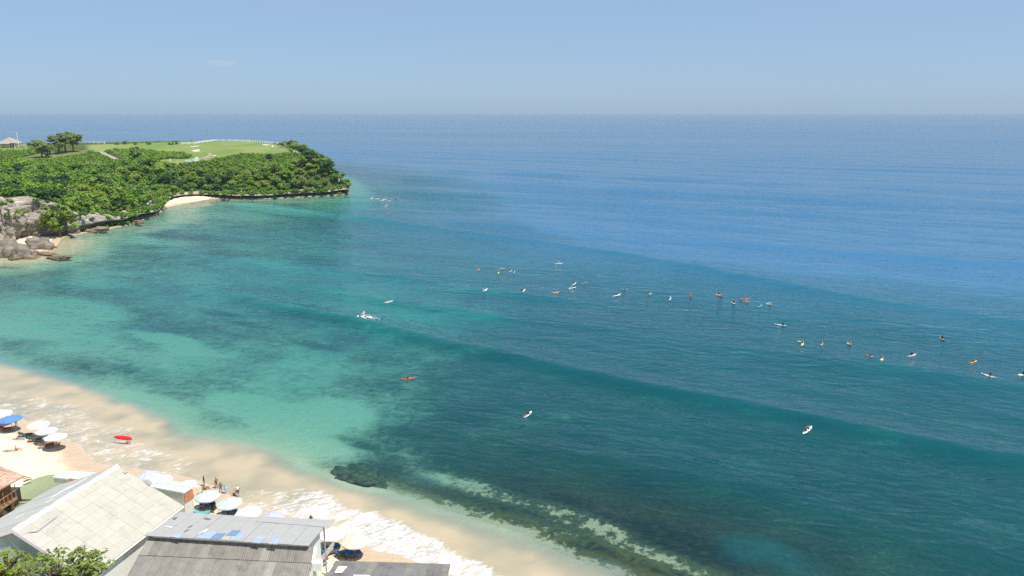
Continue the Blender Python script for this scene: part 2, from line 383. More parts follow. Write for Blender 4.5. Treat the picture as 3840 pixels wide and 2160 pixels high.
# ------------------------------------------------------------------ beach and sea bed, one sheet
BX = np.concatenate([np.arange(-225, 150.1, 1.0), np.arange(154, 600, 5.0)]); BY = np.concatenate([np.arange(-10, 500, 1.0), np.arange(504, 1100, 5.0)])
bx, by = np.meshgrid(BX, BY)
bsd = sdist(bx, by, COAST); boff = np.maximum(-bsd, 0)
bz = np.where(bsd > 0, land_height(bx, by, bsd), -sea_depth(bx, by, boff))
wbe = sstep(by * 0 + 1, 0, 1)
bz = np.where((bsd > 0) & (sdist(bx, by, HEAD) > 0), np.minimum(bz, 0.4), bz)      # under the cliffs the sheet stays low
xx, yy, zz = bx, by, bz
bs = bx * E_S[0] + by * E_S[1]; bn = bx * E_N[0] + by * E_N[1]
bay = sstep(boff, 13, 26) * (0.54 + 1.1 * (fbm(bs / 30, bn / 16, 4, 44) - 0.5) + 0.5 * (fbm(bx / 8, by / 8, 3, 47) - 0.5))
right = sstep(bs + 0.35 * (bn - 75) + 26 * (fbm(bx / 12, by / 12, 3, 48) - 0.5), -96, -60)
reef = np.maximum(bay, right * sstep(boff, 10.5, 18) * (1.12 + 0.7 * (fbm(bx / 9, by / 9, 4, 45) - 0.5)))
reef = np.maximum(reef, 1.5 * np.maximum.reduce([blob(2130, 1850, 8, 3.2), blob(2440, 1950, 9, 4.2), blob(2650, 2090, 8, 4.0), blob(2320, 2060, 9, 2.6), blob(2560, 2150, 8, 3.0), blob(2300, 1930, 8, 3), 0.8 * blob(2500, 1850, 14, 5.5), 0.7 * blob(2100, 1760, 10, 4), 0.8 * blob(2750, 1980, 9, 5.5)]))
reef = np.maximum(reef, 1.05 * np.maximum.reduce([blob(1330, 1620, 9, 3.2), blob(1560, 1640, 9, 3.5), blob(1750, 1540, 14, 6), blob(930, 1170, 16, 3), blob(820, 1130, 13, 4), 0.8 * blob(460, 1350, 10, 4.5), blob(1200, 1250, 12, 4), blob(3120, 1190, 8, 5), blob(3400, 1210, 8, 5)]))
sand = np.maximum.reduce([blob(1100, 1530, 11, 6.5), blob(1260, 1500, 8, 4.5, -0.35), blob(930, 1480, 9, 5), blob(1130, 1620, 9, 4), blob(620, 1230, 12, 3.2), blob(700, 1270, 8, 3), blob(860, 790, 26, 14), blob(1060, 770, 30, 12), blob(1220, 760, 14, 9), blob(480, 880, 20, 7), blob(560, 1480, 10, 3), blob(250, 1130, 22, 9), blob(90, 1180, 20, 9)])
reef = reef * (1 - 0.95 * sstep(sand, 0.06, 0.55))
reef = reef * (1 - 0.62 * sstep(np.maximum.reduce([blob(2150, 1920, 9, 2.0, -0.1), blob(2450, 2060, 9, 1.7, -0.1), blob(1780, 1800, 11, 2.2, -0.1), blob(2640, 2130, 6, 1.5)]), 0.2, 0.7))
bed_me, _ = grid_mesh('beach', BX, BY, bz)
fattr(bed_me, 'reef', np.clip(reef, 0, 1.3)); fattr(bed_me, 'sharp', sstep(bs, -62, -50) * sstep(boff, 34, 24)); fattr(bed_me, 'inland', np.clip(bsd, -50, 60))
k = NT('sand_and_reef')
rA = k.attr('reef').outputs['Fac']; iA = k.attr('inland').outputs['Fac']; v = k.coords()
fine = k.noise(v, 0.9, 6, 0.7); mid = k.noise(v, 0.30, 6, 0.68, 1.2)
dry = k.mix(k.rng(k.noise(v, 0.25, 4), 0.35, 0.7), (0.62, 0.55, 0.41), (0.70, 0.62, 0.47))
wet = k.mix(fine, (0.46, 0.35, 0.235), (0.54, 0.42, 0.29))
wl_ = k.rng(k.math('ADD', iA, k.math('MULTIPLY', mid, 3.0)), 3.4, 6.4, 0, 1, True)
sandc = k.mix(wl_, wet, dry)
bed = k.mix(k.rng(fine, 0.3, 0.7), (0.48, 0.425, 0.30), (0.58, 0.52, 0.37))
sandc = k.mix(k.rng(iA, -1.5, 0.2), bed, sandc)
rk = k.mix(k.rng(k.noise(v, 1.7, 5, 0.7), 0.35, 0.72), (0.016, 0.026, 0.016), (0.085, 0.095, 0.042))
rk = k.mix(k.rng(rA, 0.85, 1.35), rk, k.mix(k.rng(fine, 0.5, 0.75), (0.003, 0.005, 0.005), (0.045, 0.042, 0.014)))
fringe = k.math('MULTIPLY', k.rng(iA, -19, -14), k.rng(iA, -12, -9.5, 1, 0))
rk = k.mix(k.math('MULTIPLY', fringe, k.rng(mid, 0.42, 0.62, 0, 0.75)), rk, (0.115, 0.10, 0.02))
mv = k.math('ADD', rA, k.math('ADD', k.math('MULTIPLY', k.math('SUBTRACT', mid, 0.5), 1.5), k.math('MULTIPLY', k.math('SUBTRACT', fine, 0.5), 1.6)))
mv2 = k.math('ADD', rA, k.math('ADD', k.math('MULTIPLY', k.math('SUBTRACT', mid, 0.5), 1.2), k.math('MULTIPLY', k.math('SUBTRACT', fine, 0.5), 0.8)))
m_ = k.mix(k.attr('sharp').outputs['Fac'], k.rng(mv2, 0.0, 1.05, 0, 1, True), k.rng(mv, 0.32, 0.64, 0.36, 1, True))
m_ = k.math('MULTIPLY', m_, k.rng(rA, 0.02, 0.2))
c_ = k.mix(m_, sandc, rk)
foot = k.bump(k.math('ADD', k.noise(v, 1.6, 5, 0.75), k.math('MULTIPLY', k.noise(v, 0.4, 2), 1.5)), 0.8, 0.22)
p = k.principled(c_, 0.85, 0.15, foot)
k.l(k.rng(wl_, 0, 1, 0.45, 0.9), p.inputs['Roughness'])
k.l(p.outputs[0], k.out.inputs[0])
bed = link('beach', bed_me, k.m); tag(bed, 'pale sandy beach and the reef floor under the shallows', kind='structure')
def ground(x, y):
    X = np.array([x], float); Y = np.array([y], float); d = sdist(X, Y, COAST)
    return float(land_height(X, Y, d)[0]) if d[0] > 0 else 0.0
def GT(u, v, dz=0.0):
    z = 1.0
    for _ in range(12):
        p = G(u, v, z + dz); z = ground(p.x, p.y)
    return Vector((p.x, p.y, z))

# lagoon behind the beach berm
lg_me = bpy.data.meshes.new('lagoon'); b = bmesh.new()
lg = [Vector((x, y, 0)) for x, y in LAGOON]
lc = sum(lg, Vector()) / len(lg); vv = [b.verts.new(lc + (q - lc) * 1.06 + Vector((0, 0, 0.42))) for q in lg]; fc = b.faces.new(vv); fc.normal_update(); (fc.normal.z < 0) and fc.normal_flip(); b.to_mesh(lg_me); b.free()
k = NT('lagoon_water'); v = k.coords()
tr = k.n('BsdfTransparent'); tr.inputs[0].default_value = (0.78, 0.88, 0.72, 1)
dif = k.n('BsdfDiffuse'); k.l(k.mix(k.rng(k.noise(v, 0.3, 3), 0.3, 0.7), (0.24, 0.31, 0.23), (0.34, 0.36, 0.24)), dif.inputs[0])
mx = k.n('MixShader'); mx.inputs[0].default_value = 0.22; k.l(tr.outputs[0], mx.inputs[1]); k.l(dif.outputs[0], mx.inputs[2])
gl = k.n('BsdfGlossy'); gl.inputs['Roughness'].default_value = 0.05; nm = k.bump(k.noise(v, 2.5, 3), 0.2, 0.05); k.l(nm, gl.inputs['Normal'])
fr = k.n('Fresnel'); m2 = k.n('MixShader'); k.l(fr.outputs[0], m2.inputs[0]); k.l(mx.outputs[0], m2.inputs[1]); k.l(gl.outputs[0], m2.inputs[2]); k.l(m2.outputs[0], k.out.inputs[0])
tag(link('lagoon', lg_me, k.m), 'still green lagoon pooled behind the beach', kind='structure')

# ------------------------------------------------------------------ headland: cliff ring and hill
def curve_pts(path, step):
    out = []
    for (x1, y1), (x2, y2) in zip(path[:-1], path[1:]):
        L = math.hypot(x2 - x1, y2 - y1); n = max(1, int(L / step))
        for i in range(n): out.append((x1 + (x2 - x1) * i / n, y1 + (y2 - y1) * i / n))
    out.append(path[-1]); return np.array(out)
cpath = [(-240, 290), tuple(G(20, 925)[:2]), tuple(G(110, 893)[:2])] + COAST[COAST_A:COAST_A + 6] + COVE_CLIFF + COAST[COAST_A + 10:COAST_A + 22]
cp = curve_pts(cpath, 1.0)
for _ in range(3): cp[1:-1] = 0.25 * cp[:-2] + 0.5 * cp[1:-1] + 0.25 * cp[2:]
tg = np.gradient(cp, axis=0); tg /= np.linalg.norm(tg, axis=1)[:, None]
outw = np.stack([tg[:, 1], -tg[:, 0]], -1)
if sdist(cp[90:91, 0] + outw[90, 0] * 3, cp[90:91, 1] + outw[90, 1] * 3, HEAD)[0] > 0: outw = -outw
arc = np.concatenate([[0], np.cumsum(np.linalg.norm(np.diff(cp, axis=0), axis=1))])
chh, _w = cliff_par(cp[:, 0], cp[:, 1])
chh = chh * (1 + 0.42 * (fbm(arc / 11, arc * 0, 3, 55) - 0.5))
fr_ = np.array([-0.12, 0.0, 0.10, 0.18, 0.24, 0.30, 0.37, 0.44, 0.52, 0.60, 0.68, 0.76, 0.84, 0.92, 1.0, 1.06])
of_ = np.array([-5.0, -5.0, -4.6, -2.6, 0.5, 0.9, 0.7, 0.5, 0.2, -0.1, -0.5, -0.9, -1.4, -2.2, -3.4, -6.0])
ti_ = np.arange(len(fr_)); tf_ = np.linspace(0, len(fr_) - 1, 36); fl0 = [-0.2, 0.0, 0.28, 0.50, 0.62, 0.68, 0.72, 0.76, 0.80, 0.84, 0.87, 0.90, 0.93, 0.96, 1.0, 1.1]
of_ = np.interp(tf_, ti_, of_); fl_ = np.interp(tf_, ti_, fl0); fr_ = np.interp(tf_, ti_, fr_)
R = len(fr_); co = np.zeros((R, len(cp), 3))
tall = sstep(chh, 5, 10)
for i in range(R):
    o = of_[i] * (1 - tall) + (of_[i] * 0.35 + 0.2 - fr_[i] * 2.0) * tall
    z = (fr_[i] * tall + fl_[i] * (1 - tall)) * chh + (0.6 * (fbm(arc / 9, arc * 0 + i * 0.4, 2, 15) - 0.5) if 5 < i < 31 else 0)
    blk = np.floor(fbm(arc / 8, arc * 0 + z / 4, 3, 12) * 9) / 9 + 0.35 * fbm(arc / 8, arc * 0 + z / 4, 3, 12)
    crack = 1 - np.minimum(1, np.abs(fbm(arc / 3.2, arc * 0 + z / 14, 3, 19) - 0.5) * 9)
    rough_ = 3.0 * (blk - 0.65) + 2.0 * (fbm(arc / 1.8, arc * 0 + z / 0.9, 4, 13) - 0.5) - 1.3 * crack
    o = o + rough_ * (0.35 + 0.85 * tall)
    co[i, :, 0] = cp[:, 0] + outw[:, 0] * o; co[i, :, 1] = cp[:, 1] + outw[:, 1] * o; co[i, :, 2] = z
idx = np.arange(R * len(cp)).reshape(R, len(cp))
q = np.stack([idx[:-1, :-1], idx[:-1, 1:], idx[1:, 1:], idx[1:, :-1]], -1).reshape(-1, 4)
k = NT('limestone'); v = k.coords()
st = k.noise(k.coords((0.25, 0.25, 1.6)), 0.9, 6, 0.65, 0.6); bl = k.noise(v, 0.22, 5, 0.6)
c_ = k.mix(k.rng(st, 0.32, 0.66), (0.26, 0.225, 0.185), (0.70, 0.62, 0.51))
c_ = k.mix(k.rng(bl, 0.52, 0.76), c_, (0.20, 0.175, 0.15))
c_ = k.mix(k.rng(k.noise(v, 1.5, 6, 0.75), 0.55, 0.75, 0, 0.45), c_, (0.14, 0.12, 0.10))
c_ = k.mix(k.rng(k.noise(v, 0.13, 3), 0.60, 0.72, 0, 0.35), c_, (0.36, 0.24, 0.14))
gz = k.n('NewGeometry'); sx = k.n('SeparateXYZ'); k.l(gz.outputs['Position'], sx.inputs[0])
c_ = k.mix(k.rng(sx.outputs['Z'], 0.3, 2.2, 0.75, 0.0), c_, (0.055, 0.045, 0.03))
hgt = k.math('ADD', k.noise(k.coords((0.5, 0.5, 2.0)), 1.2, 6, 0.7), k.math('MULTIPLY', k.noise(v, 3.5, 4, 0.7), 0.4))
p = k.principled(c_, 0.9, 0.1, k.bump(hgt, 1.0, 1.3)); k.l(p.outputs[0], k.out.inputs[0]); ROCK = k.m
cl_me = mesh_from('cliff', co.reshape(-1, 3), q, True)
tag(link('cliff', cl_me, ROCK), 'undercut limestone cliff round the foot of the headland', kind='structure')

HX = np.arange(-640, -88, 2.0); HY = np.arange(262, 724, 2.0)
hx, hy = np.meshgrid(HX, HY); hsd = sdist(hx, hy, HEAD)
hz = land_height(hx, hy, hsd) + 0.25 * (fbm(hx / 6, hy / 6, 3, 91) - 0.5)
keep = hsd > 2.5
hill_me, used = grid_mesh('headland', HX, HY, hz, keep)
PZ = 18.0
def ppx(l):
    out = []
    for u, v in l:
        z = 17.0
        for _ in range(40):
            p = G(u, v, z); z = 0.6 * z + 0.4 * float(plateau(p.x, p.y))
        out.append((p.x, p.y))
    return out
FAIR = ppx([(320, 543), (500, 538), (700, 531), (850, 523), (1000, 531), (1055, 544), (1085, 562), (1090, 575), (1009, 581), (898, 580), (840, 590), (780, 604), (700, 616), (600, 622), (511, 620), (515, 606), (470, 596), (400, 578), (330, 568)])
HEDGE = ppx([(392, 567), (541, 565), (600, 574), (690, 579), (718, 588), (700, 596), (552, 600), (455, 603)])
PATH = ppx([(360, 568), (385, 568), (420, 583), (455, 602), (440, 606), (405, 590)])
HUTZ = ppx([(-200, 546), (90, 546), (110, 560), (100, 566), (-200, 566)])
TREEZ = ppx([(80, 590), (180, 568), (330, 562), (335, 574), (250, 588), (190, 597), (90, 600)])
BARE = [(G(70, 672, 15.5)[0], G(70, 672, 15.5)[1], 13), ]
fair = sdist(hx, hy, FAIR); hedge = sdist(hx, hy, HEDGE)
green = np.where(hedge > -1, 0, sstep(fair, -2, 3)); green = np.maximum(green, sstep(sdist(hx, hy, HUTZ), -2, 2) * 0.8)
fattr(hill_me, 'fairway', green.reshape(-1)[used]); fattr(hill_me, 'dry', sstep(sdist(hx, hy, TREEZ), -2, 3).reshape(-1)[used])
k = NT('headland_turf'); v = k.coords(); fa = k.attr('fairway').outputs['Fac']; da = k.attr('dry').outputs['Fac']
turf = k.mix(k.rng(k.noise(k.coords((1, 0.4, 1), (0, 0, 0.5)), 0.03, 4, 0.6), 0.35, 0.65), (0.135, 0.205, 0.055), (0.245, 0.275, 0.095))
turf = k.mix(k.rng(k.noise(v, 0.4, 5, 0.7), 0.4, 0.7, 0, 0.35), turf, (0.10, 0.17, 0.04))
scrub = k.mix(k.rng(k.noise(v, 0.15, 5, 0.7), 0.35, 0.65), (0.035, 0.065, 0.014), (0.11, 0.13, 0.035))
c_ = k.mix(fa, scrub, turf); c_ = k.mix(k.math('MULTIPLY', da, 0.8), c_, k.mix(k.noise(v, 0.5, 4), (0.20, 0.17, 0.09), (0.16, 0.2, 0.06)))
p = k.principled(c_, 0.95, 0.05, k.bump(k.noise(v, 1.2, 5, 0.7), 0.8, 0.3)); k.l(p.outputs[0], k.out.inputs[0])
tag(link('headland', hill_me, k.m), 'green headland with golf turf on its flat top', kind='structure')
def hground(x, y):
    X = np.array([x], float); Y = np.array([y], float); return float(land_height(X, Y, sdist(X, Y, COAST))[0])
def HT(u, v, dz=0.0):
    a = G(u, v, 0.0); o = Vector((0, 0, CAM_H)); d = a - o
    t = np.linspace(0, 1.2, 1); D = np.arange(280, 860, 1.5); f = D / a.y
    X = d.x * f; Y = d.y * f; Z = CAM_H + d.z * f
    h = land_height(X, Y, sdist(X, Y, COAST)) + dz
    hit = np.where((Z < h) & (sdist(X, Y, HEAD) > 0))[0]
    i = hit[0] if len(hit) else int(np.argmin(np.abs(Z - h)))
    return Vector((X[i], Y[i], h[i] - dz))

# small sandy coves at the cliff foot
def drape(name, poly, z0, mat, label, kind='structure', sub=1.0, dz=0.06, hfun=None):
    P = np.array(poly); X = np.arange(P[:, 0].min(), P[:, 0].max() + sub, sub); Y = np.arange(P[:, 1].min(), P[:, 1].max() + sub, sub)
    gx, gy = np.meshgrid(X, Y); d = sdist(gx, gy, poly) + 0.8 * (fbm(gx / 4, gy / 4, 2, 3) - 0.5) * 2
    if hfun is None: h_ = land_height(gx, gy, sdist(gx, gy, COAST)) + 0.25 * (fbm(gx / 6, gy / 6, 3, 91) - 0.5) + dz
    else: h_ = hfun(gx, gy, d)
    me, us = grid_mesh(name, X, Y, h_, d > 0)
    o = link(name, me, mat); tag(o, label, kind=kind); return o
COVE = pm('cove_sand', (0.60, 0.50, 0.37), 0.12, 0.5, 0.9, 0.1, 0.4)
cv = px([(606, 784), (640, 774), (690, 764), (740, 755), (800, 746), (770, 738), (700, 736), (640, 742), (610, 760)])
drape('cove_beach', cv, 0, COVE, 'small pale beach tucked under the headland cliff', hfun=lambda X, Y, d: 0.02 + 0.10 * np.clip(d, 0, 12) - 0.1)
cv2 = px([(20, 968), (120, 955), (190, 928), (235, 896), (225, 884), (120, 890), (30, 925), (-30, 945)])
drape('rock_beach', cv2, 0, COVE, 'strip of white sand between boulders and cliff', hfun=lambda X, Y, d: 0.02 + 0.09 * np.clip(d, 0, 14) - 0.1)

PATHM = pm('cart_path_concrete', (0.33, 0.30, 0.26), 0.1, 1.0, 0.9, 0.1)
drape('cart_path', PATH, 0, PATHM, 'grey cart path curving through the scrub', sub=1.0, dz=0.12)
drape('worn_path', ppx([(760, 598), (790, 592), (800, 575), (785, 572), (772, 585), (745, 600)]), 0, pm('worn_turf', (0.30, 0.25, 0.20), 0.15, 0.6, 0.95, 0.05), 'bare worn track across the fairway', sub=0.8, dz=0.10)
BUNK = pm('bunker_sand', (0.66, 0.57, 0.42), 0.08, 0.7, 0.9, 0.1)
for pl, lb in (([(714, 566), (735, 562), (751, 561), (750, 568), (730, 570)], 'larger sand bunker in the middle of the fairway'),
               ([(706, 551), (730, 548), (752, 547), (740, 550), (715, 552)], 'thin sand bunker below the white fence'),
               ([(980, 540), (1000, 541), (1014, 542), (1000, 545), (985, 543)], 'small bunker beside the flag at the headland end'),
               ([(790, 584), (808, 582), (812, 584), (798, 586)], 'tiny bunker beside the worn track')):
    drape('bunker', ppx(pl), 0, BUNK, lb, sub=0.7, dz=0.14)

# ------------------------------------------------------------------ foliage
def leaf_mat(name, dark, light, sub=0.25):
    k = NT(name); t = k.attr('tint').outputs['Fac']; v = k.coords()
    c_ = k.mix(k.math('ADD', k.math('MULTIPLY', t, 0.75), k.math('MULTIPLY', k.noise(v, 0.35, 3), 0.4), None, True), dark, light)
    d = k.principled(c_, 0.6, 0.25); tl = k.n('BsdfTranslucent'); k.l(c_, tl.inputs[0])
    m = k.n('MixShader'); m.inputs[0].default_value = sub; k.l(d.outputs[0], m.inputs[1]); k.l(tl.outputs[0], m.inputs[2]); k.l(m.outputs[0], k.out.inputs[0])
    return k.m
LEAF = leaf_mat('thicket_leaves', (0.032, 0.095, 0.012), (0.215, 0.365, 0.030))
LEAF_DARK = leaf_mat('dark_leaves', (0.018, 0.058, 0.012), (0.10, 0.19, 0.028))
LEAF_LIME = leaf_mat('lime_leaves', (0.055, 0.115, 0.012), (0.26, 0.34, 0.035))
LEAF_OLIVE = leaf_mat('olive_leaves', (0.055, 0.095, 0.022), (0.27, 0.34, 0.085))
BARK = pm('bark', (0.16, 0.115, 0.08), 0.3, 4.0, 0.9, 0.1, 0.6, stretch=(1, 1, 0.2))

def leaves(cent, nrm, size, rs, aspect=0.62):
    """one bent leaf (two triangles) per centre"""
    n = len(cent); nrm = nrm / (np.linalg.norm(nrm, axis=1)[:, None] + 1e-9)
    a = rs.normal(size=(n, 3)); t = a - (a * nrm).sum(1)[:, None] * nrm; t /= np.linalg.norm(t, axis=1)[:, None]
    b = np.cross(nrm, t); s = size[:, None]
    v0 = cent - t * s * 0.5; v2 = cent + t * s * 0.5 - nrm * s * 0.14; v1 = cent + b * s * aspect * 0.5 - nrm * s * 0.06; v3 = cent - b * s * aspect * 0.5 - nrm * s * 0.06
    return np.stack([v0, v1, v2, v3], 1).reshape(-1, 3)

ICO = bmesh.new(); bmesh.ops.create_icosphere(ICO, subdivisions=1, radius=1.0); ICO.verts.ensure_lookup_table()
ICO_V = np.array([v.co[:] for v in ICO.verts]); ICO_F = np.array([[v.index for v in f.verts] for f in ICO.faces]); ICO.free()

def crown_arrays(c, r, rs, nl=6, per=16, leaf=1.0, flat=0.75, core=0.62, tint=0.5):
    """lobed crown: leaf cloud + low cores that stop the light"""
    V = []; T = []; CV = []; CF = []; nv = 0
    lob = rs.normal(size=(nl, 3)); lob /= np.linalg.norm(lob, axis=1)[:, None]; lob[:, 2] = np.abs(lob[:, 2]) * 0.8 - 0.15
    lob = c + lob * r * rs.uniform(0.35, 0.72, (nl, 1)) * np.array([1, 1, flat]); lr = r * rs.uniform(0.38, 0.60, nl)
    for L, q_ in zip(lob, lr):
        d = rs.normal(size=(per, 3)); d /= np.linalg.norm(d, axis=1)[:, None]; d[:, 2] = np.where(d[:, 2] < -0.35, -d[:, 2], d[:, 2])
        P = L + d * q_ * rs.uniform(0.72, 1.12, (per, 1)) * np.array([1, 1, 0.85])
        nn = d + rs.normal(size=(per, 3)) * 0.45 + np.array([0, 0, 0.35])
        sz = leaf * rs.uniform(0.65, 1.35, per)
        V.append(leaves(P, nn, sz, rs)); tt = np.clip(tint + rs.normal(size=per) * 0.13 + rs.normal() * 0.10, 0, 1); T.append(np.repeat(tt, 4))
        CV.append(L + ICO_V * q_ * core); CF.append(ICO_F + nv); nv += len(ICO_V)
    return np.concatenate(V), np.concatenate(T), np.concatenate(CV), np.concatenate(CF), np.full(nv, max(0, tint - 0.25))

def foliage_mesh(name, parts, mat):
    LV = np.concatenate([p[0] for p in parts]); LT = np.concatenate([p[1] for p in parts])
    nq = len(LV) // 4; quad = np.arange(nq * 4).reshape(-1, 4)
    tri = np.concatenate([quad[:, [0, 1, 2]], quad[:, [0, 2, 3]]])
    off_ = len(LV); CV = []; CF = []; CT = []
    for p in parts: CV.append(p[2]); CF.append(p[3] + off_); CT.append(p[4]); off_ += len(p[2])
    co = np.concatenate([LV] + CV); f = np.concatenate([tri] + CF)
    me = mesh_from(name, co, f, False); fattr(me, 'tint', np.concatenate([LT] + CT)); me.materials.append(mat); return me

def in_view(x, y, z):
    dy = y * math.cos(PITCH) - (z - CAM_H) * math.sin(PITCH); dz = y * math.sin(PITCH) + (z - CAM_H) * math.cos(PITCH)
    u = 1920 + FPX * x / dy; v = 1080 - FPX * dz / dy
    return u, v

rs = np.random.default_rng(11)
gx, gy = np.meshgrid(np.arange(-460, -92, 3.3), np.arange(284, 740, 3.3))
gx = (gx + rs.uniform(-1.3, 1.3, gx.shape)).ravel(); gy = (gy + rs.uniform(-1.3, 1.3, gy.shape)).ravel()
gs = sdist(gx, gy, HEAD); gz = land_height(gx, gy, sdist(gx, gy, COAST)); u_, v_ = in_view(gx, gy, gz)
ok = (gs > 1.2) & (u_ > -120) & (v_ < 1000) & (v_ > np.where(u_ < 330, 564, 550))
fr0 = sdist(gx, gy, FAIR); hd0 = sdist(gx, gy, HEDGE); pt0 = sdist(gx, gy, PATH); ht0 = sdist(gx, gy, HUTZ); tr0 = sdist(gx, gy, TREEZ)
ok &= ((fr0 < -1.0) | (hd0 > 0)) & (pt0 < -1.2) & (ht0 < 0) & (tr0 < 0)
gx, gy, gs, gz, hd0, u_, v_ = (a[ok] for a in (gx, gy, gs, gz, hd0, u_, v_))
parts = {0: [], 1: [], 2: [], 3: []}
ch_, W_ = cliff_par(gx, gy); tone = fbm(gx / 14, gy / 14, 3, 71); tone2 = fbm(gx / 40, gy / 40, 2, 72)
nb = 0; bright = G(235, 800, 4)
def put(i, r, t, sink=0.6, leaf=None):
    global nb
    key = 1 if t < 0.24 else (2 if t > 0.84 and rs.random() < 0.7 else 0)
    if key == 0 and rs.random() < 0.13: key = 3
    nl = 4 if r < 1.6 else (5 if r < 2.4 else 9); per = 11 if r < 1.6 else (14 if r < 2.4 else 17)
    c = np.array([gx[i], gy[i], gz[i] + r * sink])
    parts[key].append(crown_arrays(c, r, rs, nl, per, leaf or 0.6 + 0.14 * r, 0.85, 0.62, t)); nb += 1
taken = []
order = rs.permutation(len(gx))
def skip(i):
    if abs(gx[i] - bright.x) < 9 and gs[i] < 12 and gy[i] < 345: return True
    if ch_[i] > 9 and gs[i] < 2.4: return True                      # bare rock shows on the tall cliff face
    return 655 < v_[i] < 690 and 15 < u_[i] < 95
for i in order:                                                     # big crowns first, well apart
    slope = gs[i] < 4 + W_[i]; left = u_[i] < 620
    meadow = 620 < u_[i] < 1010 and gs[i] > 30
    if skip(i) or hd0[i] > -1 or meadow or not (slope or (left and v_[i] > 640)) or gs[i] < 2.5: continue
    r = (rs.uniform(2.4, 4.6) if left else rs.uniform(2.0, 3.9)) * (1.35 if rs.random() < 0.12 else 1)
    if any((gx[i] - a_) ** 2 + (gy[i] - b_) ** 2 < (0.82 * (r + c_)) ** 2 for a_, b_, c_ in taken): continue
    taken.append((gx[i], gy[i], r))
    put(i, r, float(np.clip(0.5 + 1.9 * (tone[i] - 0.5) + rs.normal() * 0.2, 0.05, 1)), 0.75)
for i in range(len(gx)):                                            # low growth between them
    if skip(i) or rs.random() < 0.08: continue
    slope = gs[i] < 4 + W_[i]; meadow = 560 < u_[i] < 1010 and gs[i] > 22
    if hd0[i] > 0: r = rs.uniform(1.5, 2.3)
    elif meadow: r = rs.uniform(1.1, 1.9)
    elif slope: r = rs.uniform(1.5, 2.5)
    else: r = rs.uniform(1.0, 1.8)
    t = float(np.clip(0.50 + 1.5 * (tone[i] - 0.5) + 0.8 * (tone2[i] - 0.5) + rs.normal() * 0.12, 0.05, 1.0))
    if meadow or not slope: t = min(1, 0.25 * t + 0.52)
    put(i, r, t, 0.45)
for i in range(0, len(cp)):
    if rs.random() < 0.28: continue
    if chh[i] > 8.5 and rs.random() < 0.62: continue
    if chh[i] > 4.4 and rs.random() < 0.5: continue
    r = rs.uniform(1.3, 2.5); o = rs.uniform(-2.0, 1.3)
    c = np.array([cp[i, 0] + outw[i, 0] * o, cp[i, 1] + outw[i, 1] * o, chh[i] * rs.uniform(0.62, 1.02) + 0.5])
    if c[1] > 500 or arc[i] < 25: continue
    u1, v1 = in_view(*c)
    if 620 < u1 < 800 and rs.random() < 0.4: continue
    parts[0].append(crown_arrays(c, r, rs, 5, 14, 0.9, 1.0, 0.62, float(np.clip(rs.normal(0.5, 0.2), 0.1, 1))))
for key, mt, lb in ((0, LEAF, 'mixed green thicket cloaking the headland slopes'), (1, LEAF_DARK, 'darker shrubs scattered through the headland thicket'), (2, LEAF_LIME, 'lime green creeper patches in the headland thicket'), (3, LEAF_OLIVE, 'olive and dry bushes scattered through the headland thicket')):
    if parts[key]: tag(link('thicket', foliage_mesh('thicket', parts[key], mt)), lb, kind='stuff')
print('thicket bushes', nb)

def tube(pts, rad, n=7):
    pts = [Vector(p) for p in pts]; V = []; F = []
    for i, p in enumerate(pts):
        d = (pts[min(i + 1, len(pts) - 1)] - pts[max(i - 1, 0)]).normalized()
        a = d.orthogonal().normalized(); b_ = d.cross(a)
        for j in range(n):
            t = 2 * math.pi * j / n; V.append(p + (a * math.cos(t) + b_ * math.sin(t)) * rad[i])
    for i in range(len(pts) - 1):
        for j in range(n): F.append((i * n + j, i * n + (j + 1) % n, (i + 1) * n + (j + 1) % n, (i + 1) * n + j))
    F.append(tuple(range(n))[::-1]); F.append(tuple(range((len(pts) - 1) * n, len(pts) * n)))
    return V, F

